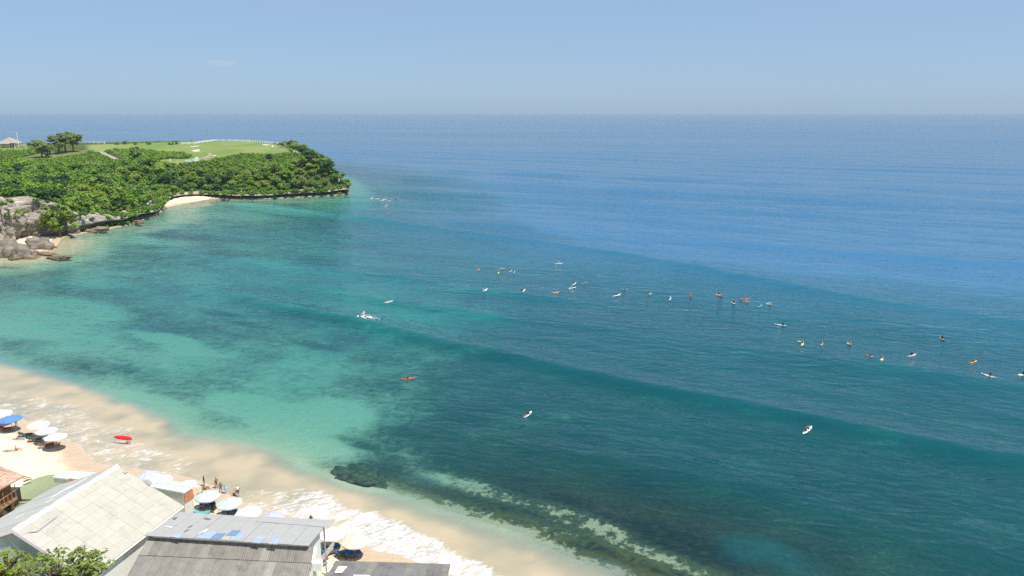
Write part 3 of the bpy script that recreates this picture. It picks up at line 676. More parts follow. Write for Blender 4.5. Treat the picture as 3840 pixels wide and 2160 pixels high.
class MB:
    """collects simple solids into one mesh"""
    def __init__(s): s.v = []; s.f = []
    def add(s, V, F):
        o = len(s.v); s.v += [Vector(v) for v in V]; s.f += [tuple(i + o for i in f) for f in F]; return s
    def tube(s, pts, rad, n=7):
        if not isinstance(rad, (list, tuple)): rad = [rad] * len(pts)
        return s.add(*tube(pts, rad, n))
    def box(s, c, size, M=None):
        c = Vector(c); h = Vector(size) / 2
        V = [Vector((x * h.x, y * h.y, z * h.z)) for x in (-1, 1) for y in (-1, 1) for z in (-1, 1)]
        V = [(M @ v if M is not None else v) + c for v in V]
        return s.add(V, [(0, 1, 3, 2), (4, 6, 7, 5), (0, 4, 5, 1), (2, 3, 7, 6), (0, 2, 6, 4), (1, 5, 7, 3)])
    def slab(s, quad, th, down=None):
        """quad of four points (seen from above, any order round) thickened along -normal"""
        q_ = [Vector(p) for p in quad]; n = (q_[1] - q_[0]).cross(q_[3] - q_[0]).normalized()
        if n.z < 0 and down is None: q_ = q_[::-1]; n = -n
        return s.add(q_ + [p - n * th for p in q_], [(0, 1, 2, 3), (7, 6, 5, 4), (0, 4, 5, 1), (1, 5, 6, 2), (2, 6, 7, 3), (3, 7, 4, 0)])
    def prism(s, base, top):
        n = len(base); F = [tuple(range(n))[::-1], tuple(range(n, 2 * n))]
        F += [(i, (i + 1) % n, n + (i + 1) % n, n + i) for i in range(n)]
        return s.add(list(base) + list(top), F)
    def build(s, name, mat, parent=None, smooth=False, world=True):
        me = bpy.data.meshes.new(name); me.from_pydata([v[:] for v in s.v], [], s.f)
        b = bmesh.new(); b.from_mesh(me); bmesh.ops.recalc_face_normals(b, faces=b.faces); b.to_mesh(me); b.free()
        me.polygons.foreach_set('use_smooth', [smooth] * len(me.polygons))
        o = link(name, me, mat)
        if parent is not None:
            o.parent = parent
            if world: o.matrix_parent_inverse = (Matrix.Translation(parent.location) @ Matrix.Rotation(parent.rotation_euler.z, 4, 'Z')).inverted()
        return o

def make_tree(base, height, radius, label, mat, group=None, seed=1, lean=(0, 0), nl=14, per=40, leaf=1.1, tint=0.5, name='tree', cat='tree', flat=0.75, low=0.42):
    r_ = np.random.default_rng(seed); root = empty(name, base)
    tag(root, label, cat, group)
    m = MB(); top = Vector((lean[0], lean[1], height * (0.62 if name == 'tree' else 0.3))); rt = max(0.12, height * 0.028)
    m.tube([(0, 0, -0.5), (lean[0] * 0.25, lean[1] * 0.25, height * 0.22), top * 0.72, top], [rt * 1.3, rt, rt * 0.75, rt * 0.4], 8)
    for j in range(6 if name == 'tree' else 0):
        a = j * 1.05 + r_.uniform(0, 0.5); s0 = top * r_.uniform(0.45, 0.8)
        e = Vector((top.x + math.cos(a) * radius * 0.7, top.y + math.sin(a) * radius * 0.7, height * r_.uniform(0.55, 0.85)))
        m.tube([s0, (s0 + e) / 2 + Vector((0, 0, -0.3)), e], [rt * 0.5, rt * 0.35, rt * 0.12], 6)
    m.build('trunk', BARK, root, True, world=False)
    c = np.array([top.x, top.y, height * (1 + low) / 2])
    pr = []
    hz_ = height * (1 - low) / 2 / radius
    for j in range(nl):
        d = r_.normal(size=3); d /= np.linalg.norm(d); d[2] = d[2] * 0.9 + 0.05
        cc = c + d * radius * r_.uniform(0.30, 0.80) * np.array([1, 1, hz_])
        pr.append(crown_arrays(cc, radius * r_.uniform(0.28, 0.42), r_, 4, per // 4, leaf, 0.8, 0.6, float(np.clip(tint + r_.normal() * 0.14, 0, 1))))
    o = link('crown', foliage_mesh('crown', pr, mat)); o.parent = root
    return root

def T(u, v, h, r, label, mat, **kw):
    p = HT(u, v); p.z -= 0.2; return make_tree(p, h, r, label, mat, **kw)
gt = 'trees on top of the headland'
T(158, 592, 15.0, 9.4, 'broad pale green tree, the first to the right of the thatched hut', LEAF_OLIVE, seed=3, tint=0.75, group=gt, nl=40, per=52, low=-0.12, leaf=0.9)
T(222, 577, 17.5, 8.6, 'tall spreading tree in the middle of the headland clump', LEAF_OLIVE, seed=4, tint=0.5, group=gt, nl=34, per=48, low=0.0, leaf=0.9)
T(246, 570, 18.5, 8.8, 'rearmost tree of the headland clump, crown merging with its neighbours', LEAF_OLIVE, seed=5, tint=0.4, group=gt, nl=30, per=44, low=0.1, leaf=0.9)
T(276, 571, 17.0, 10.2, 'wide umbrella-shaped tree at the seaward end of the headland clump', LEAF_OLIVE, seed=6, tint=0.55, group=gt, nl=38, per=48, low=0.08, leaf=0.9)
T(500, 599, 10.5, 5.4, 'lone leaning tree standing beside the hedge on the golf turf', LEAF_OLIVE, seed=8, lean=(2.4, 0), tint=0.5, group=gt, nl=24, per=40, low=0.0, leaf=0.8)
gs_ = 'trees on the headland cliff'
for u, v, h, r, lb, mt, sd_, ti in (
        (1165, 625, 11, 6.0, 'dark rounded tree forming the summit of the headland tip', LEAF_DARK, 21, 0.55),
        (1232, 655, 9, 6.0, 'dark tree on the outer shoulder of the headland, nearest the open sea', LEAF_DARK, 22, 0.6),
        (1012, 610, 7, 3.0, 'single dark shrub-like tree at the rim of the golf turf', LEAF_DARK, 23, 0.5),
        (290, 655, 7, 4.5, 'dark gnarled tree below the clump with a bare grey branch', LEAF_DARK, 24, 0.4),
        (560, 640, 8, 5.0, 'dark tree in the slope thicket below the golf sign', LEAF_DARK, 25, 0.45),
        (380, 720, 9, 5.5, 'deep green tree overhanging the bare cliff by the cove', LEAF_DARK, 26, 0.5),
        (850, 690, 8, 4.5, 'dark tree halfway down the headland slope above the undercut', LEAF_DARK, 27, 0.55),
        (455, 780, 9, 6.0, 'big leafy tree bulging over the cliff beside the small cove', LEAF, 28, 0.55),
        (1268, 700, 9, 5.0, 'tree clinging to the steep outer face of the headland tip', LEAF, 35, 0.5),
        (1288, 716, 7, 3.8, 'lowest tree at the very corner of the headland, over the sea', LEAF, 36, 0.65),
        (1085, 690, 8, 5.5, 'bright tree in the middle of the headland tip slope', LEAF, 29, 0.8)):
    T(u, v, h, r, lb, mt, seed=sd_, tint=ti, group=gs_, nl=14, per=40, low=0.1, leaf=1.0)
b0 = G(245, 845, 3.0)
b0 = G(242, 884, 0.3); make_tree((b0.x, b0.y - 3.0, 0.3), 13.5, 8.2, 'vivid lime green tree draped down the bare white cliff', LEAF_LIME, group=gs_, seed=30, nl=26, per=48, low=-0.05, leaf=1.1, tint=0.6)
p = HT(1060, 552); make_tree(p, 5.0, 4.2, 'rounded green bush inside the corner of the white fence', LEAF, seed=33, tint=0.7, nl=12, per=36, low=0.0, leaf=0.8, name='bush', cat='bush')
for j, (u, v) in enumerate(((440, 543), (470, 541), (507, 543), (560, 542), (640, 543), (660, 541))):
    p = HT(u, v); make_tree(p, 2.6 + 0.5 * (j % 3), 2.6 + 0.7 * (j % 2), ['first', 'second', 'third', 'fourth', 'fifth', 'sixth'][j] + ' skyline shrub from the tree clump along the far fairway rim', LEAF, seed=40 + j, tint=0.6, nl=10, per=28, low=-0.5, leaf=0.8, name='bush', cat='bush', group='skyline shrubs')

# ------------------------------------------------------------------ rocks
def rock(name, u, v, size, label, seed, mat=None, z=0.0, rz=0.0, rough=0.45, cat='rock', group=None, sub=4):
    b = bmesh.new(); bmesh.ops.create_icosphere(b, subdivisions=sub, radius=1.0)
    from mathutils import noise as mn
    for q_ in b.verts:
        n = q_.co.normalized(); p = n * 1.3 + Vector((seed * 3.1, seed, -seed))
        d = mn.fractal(p, 0.9, 2.1, 5) * rough + abs(mn.noise(p * 2.3)) * -0.22 + mn.noise(Vector((p.x * .5, p.y * .5, p.z * 5))) * 0.10
        q_.co = n * (1 + d)
        if q_.co.z < -0.45: q_.co.z = -0.45
    for q_ in b.verts: q_.co = Vector((q_.co.x * size[0], q_.co.y * size[1], q_.co.z * size[2]))
    me = bpy.data.meshes.new(name); b.to_mesh(me); b.free(); me.polygons.foreach_set('use_smooth', [True] * len(me.polygons))
    o = link(name, me, mat or ROCK); p = G(u, v, z); o.location = (p.x, p.y, z); o.rotation_euler = (0, 0, rz); tag(o, label, cat, group); return o
k = NT('boulder_stone'); v = k.coords()
c_ = k.mix(k.rng(k.noise(k.coords((0.4, 0.4, 1.4)), 0.7, 6, 0.65), 0.3, 0.7), (0.13, 0.105, 0.08), (0.34, 0.29, 0.235))
gz_ = k.n('NewGeometry'); sx = k.n('SeparateXYZ'); k.l(gz_.outputs['Position'], sx.inputs[0])
c_ = k.mix(k.rng(sx.outputs['Z'], 0.2, 1.3, 0.8, 0.0), c_, (0.17, 0.115, 0.045))
p = k.principled(c_, 0.85, 0.15, k.bump(k.noise(v, 1.4, 6, 0.7), 1.0, 0.5)); k.l(p.outputs[0], k.out.inputs[0]); BOULDER = k.m
gr = 'boulders at the end of the beach'
rock('boulder', 152, 930, (6.5, 4.5, 4.6), 'largest grey boulder standing free on the white sand', 3, BOULDER, rz=-0.3, group=gr)
rock('boulder', 222, 967, (4.0, 2.4, 1.1), 'low brown boulder awash, furthest out in the water', 5, BOULDER, -0.1, group=gr)
rock('boulder', 92, 967, (4.8, 4.0, 3.4), 'pink-grey boulder leaning against the outcrop by the water', 7, BOULDER, rz=0.4, group=gr)
rock('boulder', 165, 955, (5.0, 1.8, 1.0), 'flat shelf of rock at the foot of the largest boulder', 9, BOULDER, 0.0, rz=-0.25, group=gr)
rock('boulder', 40, 958, (5.0, 4.6, 5.0), 'brown outcrop with a split face at the left edge of the bay', 11, BOULDER, group=gr)
rock('boulder', -5, 945, (5.0, 5.0, 6.5), 'pale-faced rock cut by the left edge of the picture', 12, ROCK, group=gr)
rock('boulder', 58, 922, (2.4, 2.0, 0.9), 'small rounded brown stone lying on the white sand', 13, BOULDER, 0.4, group=gr)
rock('boulder', 45, 872, (4.0, 3.0, 2.2), 'white-topped block fallen from the cliff behind the sand', 14, ROCK, 1.4, group=gr)
rock('boulder', 245, 884, (2.4, 1.5, 0.7), 'small dark rock in the shallows under the lime green tree', 15, BOULDER, 0, group=gr)
rock('boulder', 365, 862, (4.5, 2.4, 1.5), 'brown ledge rock with surf at the cliff foot', 16, BOULDER, 0, group=gr)
rock('boulder', 330, 866, (4.0, 2.6, 1.2), 'broken shelf beside the brown ledge rock', 17, BOULDER, 0, group=gr)
rock('boulder', 520, 834, (2.6, 1.8, 1.1), 'lone brown rock with white water off the leafy cliff', 18, BOULDER, 0, group=gr)
WEEDROCK = pm('weedy_rock', (0.03, 0.034, 0.016), 0.7, 1.2, 0.9, 0.1, 0.8, c2=(0.075, 0.07, 0.03))
rock('reef_rock', 1345, 1792, (4.6, 3.0, 1.0), 'dark weed-covered rock just under the shallows off the beach', 19, WEEDROCK, -1.15, rz=-0.45, rough=0.55)

# ------------------------------------------------------------------ things on the golf turf
WHITE = pm('white_paint', (0.80, 0.80, 0.77), 0.05, 2.0, 0.6, 0.3)
fence_px = [(318, 541, 0), (430, 545, 0)]
def fence(pxs, label, step, rail=True):
    pts = [HT(u, v) for u, v in pxs]; root = empty('white_fence', pts[0]); tag(root, label, 'fence', 'white fences along the headland rim')
    pm_ = None
    dense = []
    for a, b_ in zip(pts[:-1], pts[1:]):
        n = max(1, int((b_ - a).length / step))
        for i in range(n): dense.append(a.lerp(b_, i / n))
    dense.append(pts[-1])
    for p in dense: p.z = hground(p.x, p.y)
    for p in dense:
        m = MB().box((0, 0, 0.75), (0.62, 0.62, 1.9)) if pm_ is None else None
        if pm_ is None: o = m.build('post', WHITE); pm_ = o.data
        else: o = link('post', pm_)
        o.parent = root; o.location = p - root.location
    if rail:
        for h_ in (1.4, 0.7):
            MB().tube([p + Vector((0, 0, h_)) for p in dense], 0.28, 4).build('rail', WHITE, root)
    return root
fence([(306, 536), (350, 538), (392, 539)], 'short run of white fence beside the headland tree clump', 4.0)
fence([(682, 542), (730, 541), (760, 536), (810, 530), (860, 528), (935, 529)], 'long white rail fence curving along the far fairway rim', 5.0)
fence([(938, 530), (985, 533), (1030, 536)], 'row of separate white posts beyond the small bunker', 2.6, False)
fence([(1030, 536), (1038, 540), (1046, 548)], 'white fence corner next to the rounded bush', 3.0)
fence([(1102, 572), (1110, 575), (1118, 578)], 'four white posts near the summit tree of the headland', 1.8, False)

p = HT(1020, 556); root = empty('flag_pole', p); tag(root, 'thin orange flag pole rising behind the white ball marker', 'flag')
MB().tube([p, p + Vector((0, 0, 4.2))], 0.09, 6).build('pole', pm('orange_paint', (0.55, 0.26, 0.10), 0.1, 3), root)
MB().slab([p + Vector((0.05, 0, 4.1)), p + Vector((1.2, 0.1, 3.9)), p + Vector((1.2, 0.1, 3.3)), p + Vector((0.05, 0, 3.2))], 0.04, 1).build('flag', pm('red_cloth', (0.45, 0.10, 0.06), 0.1, 3), root)
p = HT(1021, 556); b = bmesh.new(); bmesh.ops.create_icosphere(b, subdivisions=3, radius=0.85); me = bpy.data.meshes.new('ball'); b.to_mesh(me); b.free()
me.polygons.foreach_set('use_smooth', [True] * len(me.polygons))
root = empty('tee_marker', p + Vector((0.5, -1.0, 0))); tag(root, 'round white ball-shaped tee marker at the headland end', 'marker')
o = link('ball', me, WHITE, root); o.location = (0, 0, 1.3); o = MB().tube([(0, 0, 0), (0, 0, 0.6)], [0.4, 0.25], 10).build('base', WHITE, root, True, world=False)

# sign of free-standing white letters on a green plinth, round emblem at its end
p0 = HT(694, 611); p1 = HT(744, 607); d = (p1 - p0); d.z = 0; L = d.length; d.normalize(); root = empty('letter_sign', p0, math.atan2(d.y, d.x)); tag(root, 'white letter sign with a round emblem on the turf edge', 'sign')
zz0 = hground(*(p0 + d * L / 2)[:2]) - p0.z
MB().box((L * 0.52, 0, zz0 + 0.15), (L * 1.15, 0.9, 0.5)).build('plinth', pm('green_plinth', (0.05, 0.16, 0.13), 0.1, 3), root, world=False)
nlet = 13; wlet = L * 0.80 / nlet
shapes = [((0, .5, .25, 1), (.62, .5, .25, 1), (.3, .5, .5, .22)), ((0, .5, .25, 1), (.35, .9, .6, .2), (.35, .1, .6, .2)), ((0, .5, .25, 1), (.6, .5, .25, 1), (.3, .9, .45, .2)), ((.3, .5, .28, 1), (.3, .1, .8, .2))]
for i in range(nlet):
    if i == 8: continue
    m = MB()
    for (cx, cz, sx_, sz_) in shapes[(i * 7 + i // 3) % 4]:
        m.box((wlet * (i + 0.1) + wlet * cx, 0, zz0 + 0.4 + 1.5 * cz), (wlet * sx_, 0.35, 1.5 * sz_))
    m.build('letter', WHITE, root, world=False)
m = MB(); c = Vector((L * 0.90, 0, zz0 + 1.9)); n = 24
ring = [c + Vector((1.35 * math.cos(2 * math.pi * j / n), 0, 1.35 * math.sin(2 * math.pi * j / n))) for j in range(n)]
m.prism([q_ + Vector((0, -0.15, 0)) for q_ in ring], [q_ + Vector((0, 0.15, 0)) for q_ in ring]); em = m.build('emblem', WHITE, root, world=False)
GREYP = pm('grey_paint', (0.28, 0.29, 0.29), 0.1, 3)
m = MB(); m.tube([c + Vector((-0.75, -0.18, -0.2)), c + Vector((-0.35, -0.18, 0.45)), c + Vector((-0.1, -0.18, -0.4))], 0.12, 5); m.tube([c + Vector((0.1, -0.18, -0.4)), c + Vector((0.4, -0.18, 0.45)), c + Vector((0.75, -0.18, -0.2))], 0.12, 5); o = m.build('emblem_mark', GREYP, root, world=False)
o.parent = em
p = HT(639, 606); root = empty('marker_board', p); tag(root, 'plain white upright board on the turf in front of the hedge', 'board')
MB().box((0, 0, 1.0), (1.0, 0.25, 1.6)).build('panel', WHITE, root, world=False); MB().box((0, 0, 0.1), (0.3, 0.2, 0.4)).build('post', WHITE, root, world=False)
p = HT(652, 606); root = empty('bench', p); tag(root, 'dark low bench beside the white upright board', 'bench')
DARKW = pm('dark_wood', (0.06, 0.045, 0.035), 0.3, 4)
MB().box((0, 0, 0.5), (1.8, 0.5, 0.08)).build('seat', DARKW, root, world=False)
for s_x in (-0.7, 0.7): MB().box((s_x, 0, 0.23), (0.1, 0.4, 0.46)).build('leg', DARKW, root, world=False)

# thatched hut, lamp mast and low wall at the left end of the turf
p = HT(40, 554); root = empty('hut', p); root.scale = (1.4, 1.4, 1.35); tag(root, 'hut with a grey pyramid thatch roof and cream walls', 'hut')
CREAM = pm('cream_render', (0.62, 0.54, 0.38), 0.08, 1.0, 0.8, 0.1); THATCH = pm('grey_thatch', (0.34, 0.30, 0.25), 0.2, 1.5, 0.95, 0.05, 0.8, stretch=(1, 1, 3))
MB().box((-1.2, 0, 1.4), (5.6, 5.5, 2.9)).build('wall', CREAM, root, world=False)
DKOP = pm('dark_opening', (0.03, 0.028, 0.025), 0.1, 2)
MB().box((1.66, -1.0, 1.2), (0.12, 2.4, 2.2)).build('doorway_shade', DKOP, root, world=False)  # dark panel standing in for the shade inside the open doorway
MB().box((2.6, -2.6, 1.4), (0.35, 0.35, 2.9)).build('post', WHITE, root, world=False); MB().box((4.2, -2.6, 1.4), (0.35, 0.35, 2.9)).build('post', WHITE, root, world=False)
e = 5.0; m = MB(); rr = [Vector((-e + 0.2, -4, 2.9)), Vector((e, -4, 2.9)), Vector((e, 4, 2.9)), Vector((-e + 0.2, 4, 2.9)), Vector((0, 0, 6.2)), ]
m.add(rr, [(0, 1, 4), (1, 2, 4), (2, 3, 4), (3, 0, 4), (3, 2, 1, 0)]); rf = m.build('roof', THATCH, root, world=False)
o = MB().box((-1.3, -4.1, 2.75), (7.0, 0.5, 0.6)).build('fascia', WHITE, root, world=False); o.parent = rf
MB().box((-2.2, -2.78, 1.2), (0.3, 0.14, 2.2)).build('shutter', pm('tan_shutter', (0.40, 0.30, 0.16), 0.1, 3), root, world=False)
p = HT(70, 551); root = empty('lamp_mast', p); tag(root, 'tall slim white mast with a dark lamp head by the hut', 'lamp mast')
MB().tube([p, p + Vector((0, 0, 12.6))], [0.26, 0.16], 8).build('pole', WHITE, root); MB().box(p + Vector((-0.3, 0, 12.7)), (1.1, 0.6, 0.35)).build('lamp_head', GREYP, root)
p = HT(88, 554); root = empty('shelter', p); tag(root, 'low white flat-roofed shelter between hut and trees', 'shelter')
MB().box((0, 0, 2.1), (4.2, 2.4, 0.3)).build('roof', WHITE, root, world=False)
for s_x in (-1.8, 1.8): MB().box((s_x, 0, 1.0), (0.5, 0.5, 2.1)).build('post', WHITE, root, world=False)

# ------------------------------------------------------------------ beach buildings
def sub(o, part):
    """hang a piece under a part; both were built in world coordinates"""
    o.parent = part; o.matrix_parent_inverse = Matrix.Identity(4)
def on_plane(u, v, P, N):
    o = Vector((0, 0, CAM_H)); d = G(u, v, 0.0) - o
    return o + d * ((P - o).dot(N) / d.dot(N))
def lerp2(q_, a, b_):
    """q_ = near-left, near-right, far-right, far-left"""
    return (q_[0] * (1 - a) + q_[1] * a) * (1 - b_) + (q_[3] * (1 - a) + q_[2] * a) * b_
def normal_up(q_):
    n = (q_[1] - q_[0]).cross(q_[3] - q_[0]).normalized(); return n if n.z > 0 else -n
def sheet(q_, a0, a1, b0, b1, amp, per, lift=0.0, jit=0.0):
    """one corrugated sheet on part of a quad"""
    n = normal_up(q_); w = (lerp2(q_, a1, b0) - lerp2(q_, a0, b0)).length; k_ = max(4, int(round(w / per)) * 4); V = []; F = []
    for b_ in (b0, b1):
        for i in range(k_ + 1):
            a = a0 + (a1 - a0) * i / k_
            V.append(lerp2(q_, a, b_) + n * (lift + amp * math.cos(2 * math.pi * i / 4) + (jit if b_ == b0 else -0.01)))
    for i in range(k_): F.append((i, i + 1, k_ + 2 + i, k_ + 1 + i))
    o = len(V); V += [v - n * 0.012 for v in V]; F += [tuple(j + o for j in f[::-1]) for f in F]
    return V, F

def worn(name, c, c2, streak=0.25, sc=1.2, rough=0.7, dirt=(0.12, 0.11, 0.095), dirt_amt=0.5, rnd=0.30):
    k = NT(name); v = k.coords()
    c_ = k.mix(k.rng(k.noise(v, sc, 6, 0.65), 0.3, 0.7), c, c2)
    oi = k.n('ObjectInfo'); c_ = k.mix(k.rng(oi.outputs['Random'], 0, 1, 0.0, rnd), c_, tuple(x * 0.62 for x in c))
    c_ = k.mix(k.rng(k.noise(v, 0.5, 5, 0.7), 0.52, 0.75, 0, dirt_amt), c_, dirt)
    p = k.principled(c_, rough, 0.25, k.bump(k.noise(v, 9, 3), 0.25, 0.02)); k.l(p.outputs[0], k.out.inputs[0]); return k.m
PANEL = worn('white_roof_panel', (0.42, 0.395, 0.335), (0.47, 0.445, 0.375), dirt=(0.29, 0.275, 0.26), dirt_amt=0.6, rnd=0.16)
GREYSHEET = worn('grey_roof_sheet', (0.345, 0.34, 0.325), (0.385, 0.38, 0.365), dirt=(0.29, 0.285, 0.27), dirt_amt=0.4, rnd=0.08)
SIDESHEET = worn('pale_grey_sheet', (0.40, 0.40, 0.37), (0.47, 0.47, 0.43), dirt=(0.32, 0.31, 0.28), dirt_amt=0.5)
CORR = worn('old_corrugated', (0.19, 0.175, 0.155), (0.27, 0.25, 0.225), dirt=(0.08, 0.075, 0.07), dirt_amt=0.7)
CORRL = worn('paler_corrugated', (0.25, 0.235, 0.205), (0.32, 0.30, 0.265), dirt=(0.14, 0.13, 0.115), dirt_amt=0.6)
CORR2 = worn('dark_corrugated', (0.155, 0.15, 0.145), (0.22, 0.21, 0.20), dirt=(0.07, 0.068, 0.065), dirt_amt=0.7)
WALLW = pm('white_wall', (0.66, 0.67, 0.62), 0.08, 0.8, 0.8, 0.1, 0.2)
TEAL = pm('grey_teal_wall', (0.30, 0.38, 0.36), 0.08, 0.8, 0.8, 0.1)
MINT = pm('mint_sheet', (0.55, 0.66, 0.58), 0.10, 1.0, 0.6, 0.2)
LILAC = pm('lilac_board', (0.62, 0.55, 0.60), 0.06, 2.0, 0.6, 0.2)
BLUEP = pm('blue_patch', (0.16, 0.24, 0.38), 0.15, 2.0, 0.5, 0.3); LBLUEP = pm('pale_blue_patch', (0.33, 0.40, 0.50), 0.12, 2.0, 0.5, 0.3)
WOOD = pm('weathered_wood', (0.26, 0.15, 0.08), 0.3, 3.0, 0.8, 0.15, 0.4, stretch=(0.3, 1, 1)); REDW = pm('red_board', (0.36, 0.10, 0.05), 0.25, 2.0, 0.7, 0.2)
METAL = pm('grey_metal', (0.30, 0.29, 0.28), 0.15, 3.0, 0.5, 0.4)

# long white building with a gabled panel roof
A = G(49, 1989, 9.4); B_ = G(440, 1749, 9.4); Lf = G(203, 1827, 6.0); Rf = G(687, 1897, 6.0); Dv = A - B_; Ln = Lf + Dv; Rn = Rf + Dv
gz0 = 1.0
b1 = empty('beach_house', ((Ln + Rn + Lf + Rf) / 4).xy.to_3d() + Vector((0, 0, gz0))); tag(b1, 'long white house under a big gabled roof of pale square panels', 'house')
ins = 0.35; di = Dv.normalized(); cr = (Rf - Lf); cr.z = 0; cr.normalize()
def gab(base, s):
    c_ = [Lf + cr * ins, Rf - cr * ins]; r_ = B_
    pts = [c_[0], c_[1], Vector((c_[1].x, c_[1].y, c_[1].z)), Vector((r_.x, r_.y, r_.z - 0.25)), c_[0]]
    p = [Vector((c_[0].x, c_[0].y, gz0)), Vector((c_[1].x, c_[1].y, gz0)), c_[1] - Vector((0, 0, 0.12)), Vector((r_.x, r_.y, r_.z - 0.25)), c_[0] - Vector((0, 0, 0.12))]
    return [q_ + di * s for q_ in p]
MB().prism(gab(0, 0.3), gab(0, Dv.length - 0.5)).build('wall', WALLW, b1)
roof = MB().slab([Rn, Rf, B_, A], 0.10).build('roof', PANEL, b1)
qR = [Rn, Rf, B_, A]; nR = normal_up(qR)
nc, nr = 9, 8
for i in range(nc):
    for j in range(nr):
        a0, a1 = i / nc, (i + 1) / nc; c0, c1 = j / nr, (j + 1) / nr; e_ = 0.0006
        jt = rng.uniform(0, 0.018)
        qq = [lerp2(qR, a0 + e_, c0 + e_), lerp2(qR, a1 - e_, c0 + e_), lerp2(qR, a1 - e_, c1 - e_), lerp2(qR, a0 + e_, c1 - e_)]
        qq = [p_ + nR * (0.055 + jt * 0.6) for m, p_ in enumerate(qq)]
        o = MB().slab(qq, 0.05).build('panel', PANEL, b1); sub(o, roof)
qL = [Ln, Lf, B_, A]; nL = normal_up(qL)
roofL = MB().slab(qL, 0.10).build('roof', SIDESHEET, b1); roofL['label'] = 'plain grey seaward slope of the roof'
for i in range(7):
    a0, a1 = i / 7, (i + 1) / 7
    qq = [lerp2(qL, a0 + 0.002, 0), lerp2(qL, a1 - 0.002, 0), lerp2(qL, a1 - 0.002, 1), lerp2(qL, a0 + 0.002, 1)]
    o = MB().slab([p_ + nL * (0.06 + 0.01 * (i % 2)) for p_ in qq], 0.045).build('sheet', SIDESHEET, b1); sub(o, roofL)
for (x0, y0, x1, y1) in ((0.62, 0.52, 0.80, 0.58), (0.72, 0.60, 0.92, 0.64), (0.30, 0.50, 0.36, 0.53), (0.5, 0.62, 0.56, 0.65), (0.18, 0.3, 0.24, 0.33)):
    qq = [lerp2(qL, x0, y0), lerp2(qL, x1, y0 + 0.03), lerp2(qL, x1 + 0.01, y1 + 0.03), lerp2(qL, x0 + 0.01, y1)]
    o = MB().slab([p_ + nL * 0.085 for p_ in qq], 0.01).build('patch', WHITE, b1); sub(o, roofL)
nC = 26
for i in range(nC):                                                  # mortared ridge caps, uneven
    t0 = (i + 0.04) / nC; t1 = (i + 0.98) / nC; c0 = A.lerp(B_, t0); c1 = A.lerp(B_, t1); w_ = rng.uniform(0.22, 0.36); s_ = rng.uniform(-0.10, 0.06); u1 = rng.uniform(0.10, 0.2)
    sl = (Lf - B_).normalized(); sr = (Rf - B_).normalized(); up = Vector((0, 0, u1 + 0.08))
    pr = lambda c_: [c_ + sl * (w_ + s_) + Vector((0, 0, 0.05)), c_ + sr * (w_ + 0.1) + Vector((0, 0, 0.09)), c_ + sr * 0.12 + up, c_ + sl * 0.1 + up]
    MB().prism(pr(c0), pr(c1)).build('ridge_cap', WHITE, b1)
for e0, e1, nm_ in ((A, Rn, 'bargeboard'), (A, Ln, 'bargeboard')):
    MB().slab([e0 + di * 0.04 + Vector((0, 0, 0.12)), e1 + di * 0.04 + Vector((0, 0, 0.12)), e1 + di * 0.10 + Vector((0, 0, -0.22)), e0 + di * 0.10 + Vector((0, 0, -0.22))], 0.05, 1).build(nm_, LILAC, b1)
MB().tube([Rn + Vector((0.06, -0.06, -0.08)), Rf + Vector((0.06, -0.06, -0.08))], 0.09, 6).build('gutter', WHITE, b1)
MB().prism([p_ + di * 0.02 for p_ in gab(0, Dv.length - 0.5)], [p_ + di * 0.1 for p_ in gab(0, Dv.length - 0.5)]).build('gable_wall', TEAL, b1)
tr_ = MB(); pts_ = [on_plane(u, v, A + nR * 0.16, nR) for u, v in ((98, 1998), (130, 1990), (165, 1962), (218, 1932), (210, 1941), (172, 1970), (140, 1994))]
tr_.prism([p_ + nR * 0.02 for p_ in pts_], [p_ for p_ in pts_]); o = tr_.build('patch', GREYSHEET, b1); sub(o, roof)
for u0, v0, u1, v1, th in ((470, 1762, 484, 1770, 6),):
    q4 = [on_plane(u, v, A + nR * 0.17, nR) for u, v in ((462, 1770), (478, 1763), (484, 1768), (468, 1776))]
    o = MB().slab(q4, 0.012).build('patch', GREYSHEET, b1); sub(o, roof)
# lean-to in front of the gable
lean = empty('lean_to', G(60, 2080, 3.0)); tag(lean, 'mint-coloured lean-to roof below the white house gable', 'lean-to')
q4 = [G(-60, 2075, 5.2), G(45, 2038, 5.2), G(135, 2088, 5.2), G(140, 2150, 4.4), ]
MB().slab(q4, 0.08).build('roof', MINT, lean)
MB().prism([Vector((p_.x, p_.y, 1.2)) for p_ in q4], [p_ - Vector((0, 0, 0.15)) for p_ in q4]).build('wall', WALLW, lean)

# middle building: grey sheet roof, old corrugated roof below it
NL = G(545, 2008, 7.4); NR = G(1158, 2046, 7.4); FR = G(1232, 1957, 6.5); FL = G(672, 1921, 6.5)
q2 = [NL, NR, FR, FL]; n2 = normal_up(q2)
b2 = empty('beach_restaurant', ((NL + FR) / 2).xy.to_3d() + Vector((0, 0, gz0))); tag(b2, 'low white building with flat grey patched roof and corrugated skirt roof', 'building')
r2 = MB().slab(q2, 0.06).build('roof', METAL, b2)
for i in range(10):
    a0, a1 = i / 10, (i + 1) / 10
    o = MB().slab([p_ + n2 * (0.03 + 0.008 * (i % 3)) for p_ in (lerp2(q2, a0 + 0.001, -0.012), lerp2(q2, a1 - 0.001, -0.012), lerp2(q2, a1 - 0.001, 1.0), lerp2(q2, a0 + 0.001, 1.0))], 0.025).build('sheet', GREYSHEET, b2); sub(o, r2)
o = MB().slab([p_ + n2 * 0.09 for p_ in (lerp2(q2, 0.55, 0.80), lerp2(q2, 1.03, 0.74), lerp2(q2, 1.04, 1.06), lerp2(q2, 0.55, 1.02))], 0.03).build('sheet', GREYSHEET, b2); sub(o, r2)
Z6 = lambda l: [(450 + .3175 * x, 1700 + .3175 * y) for x, y in l]
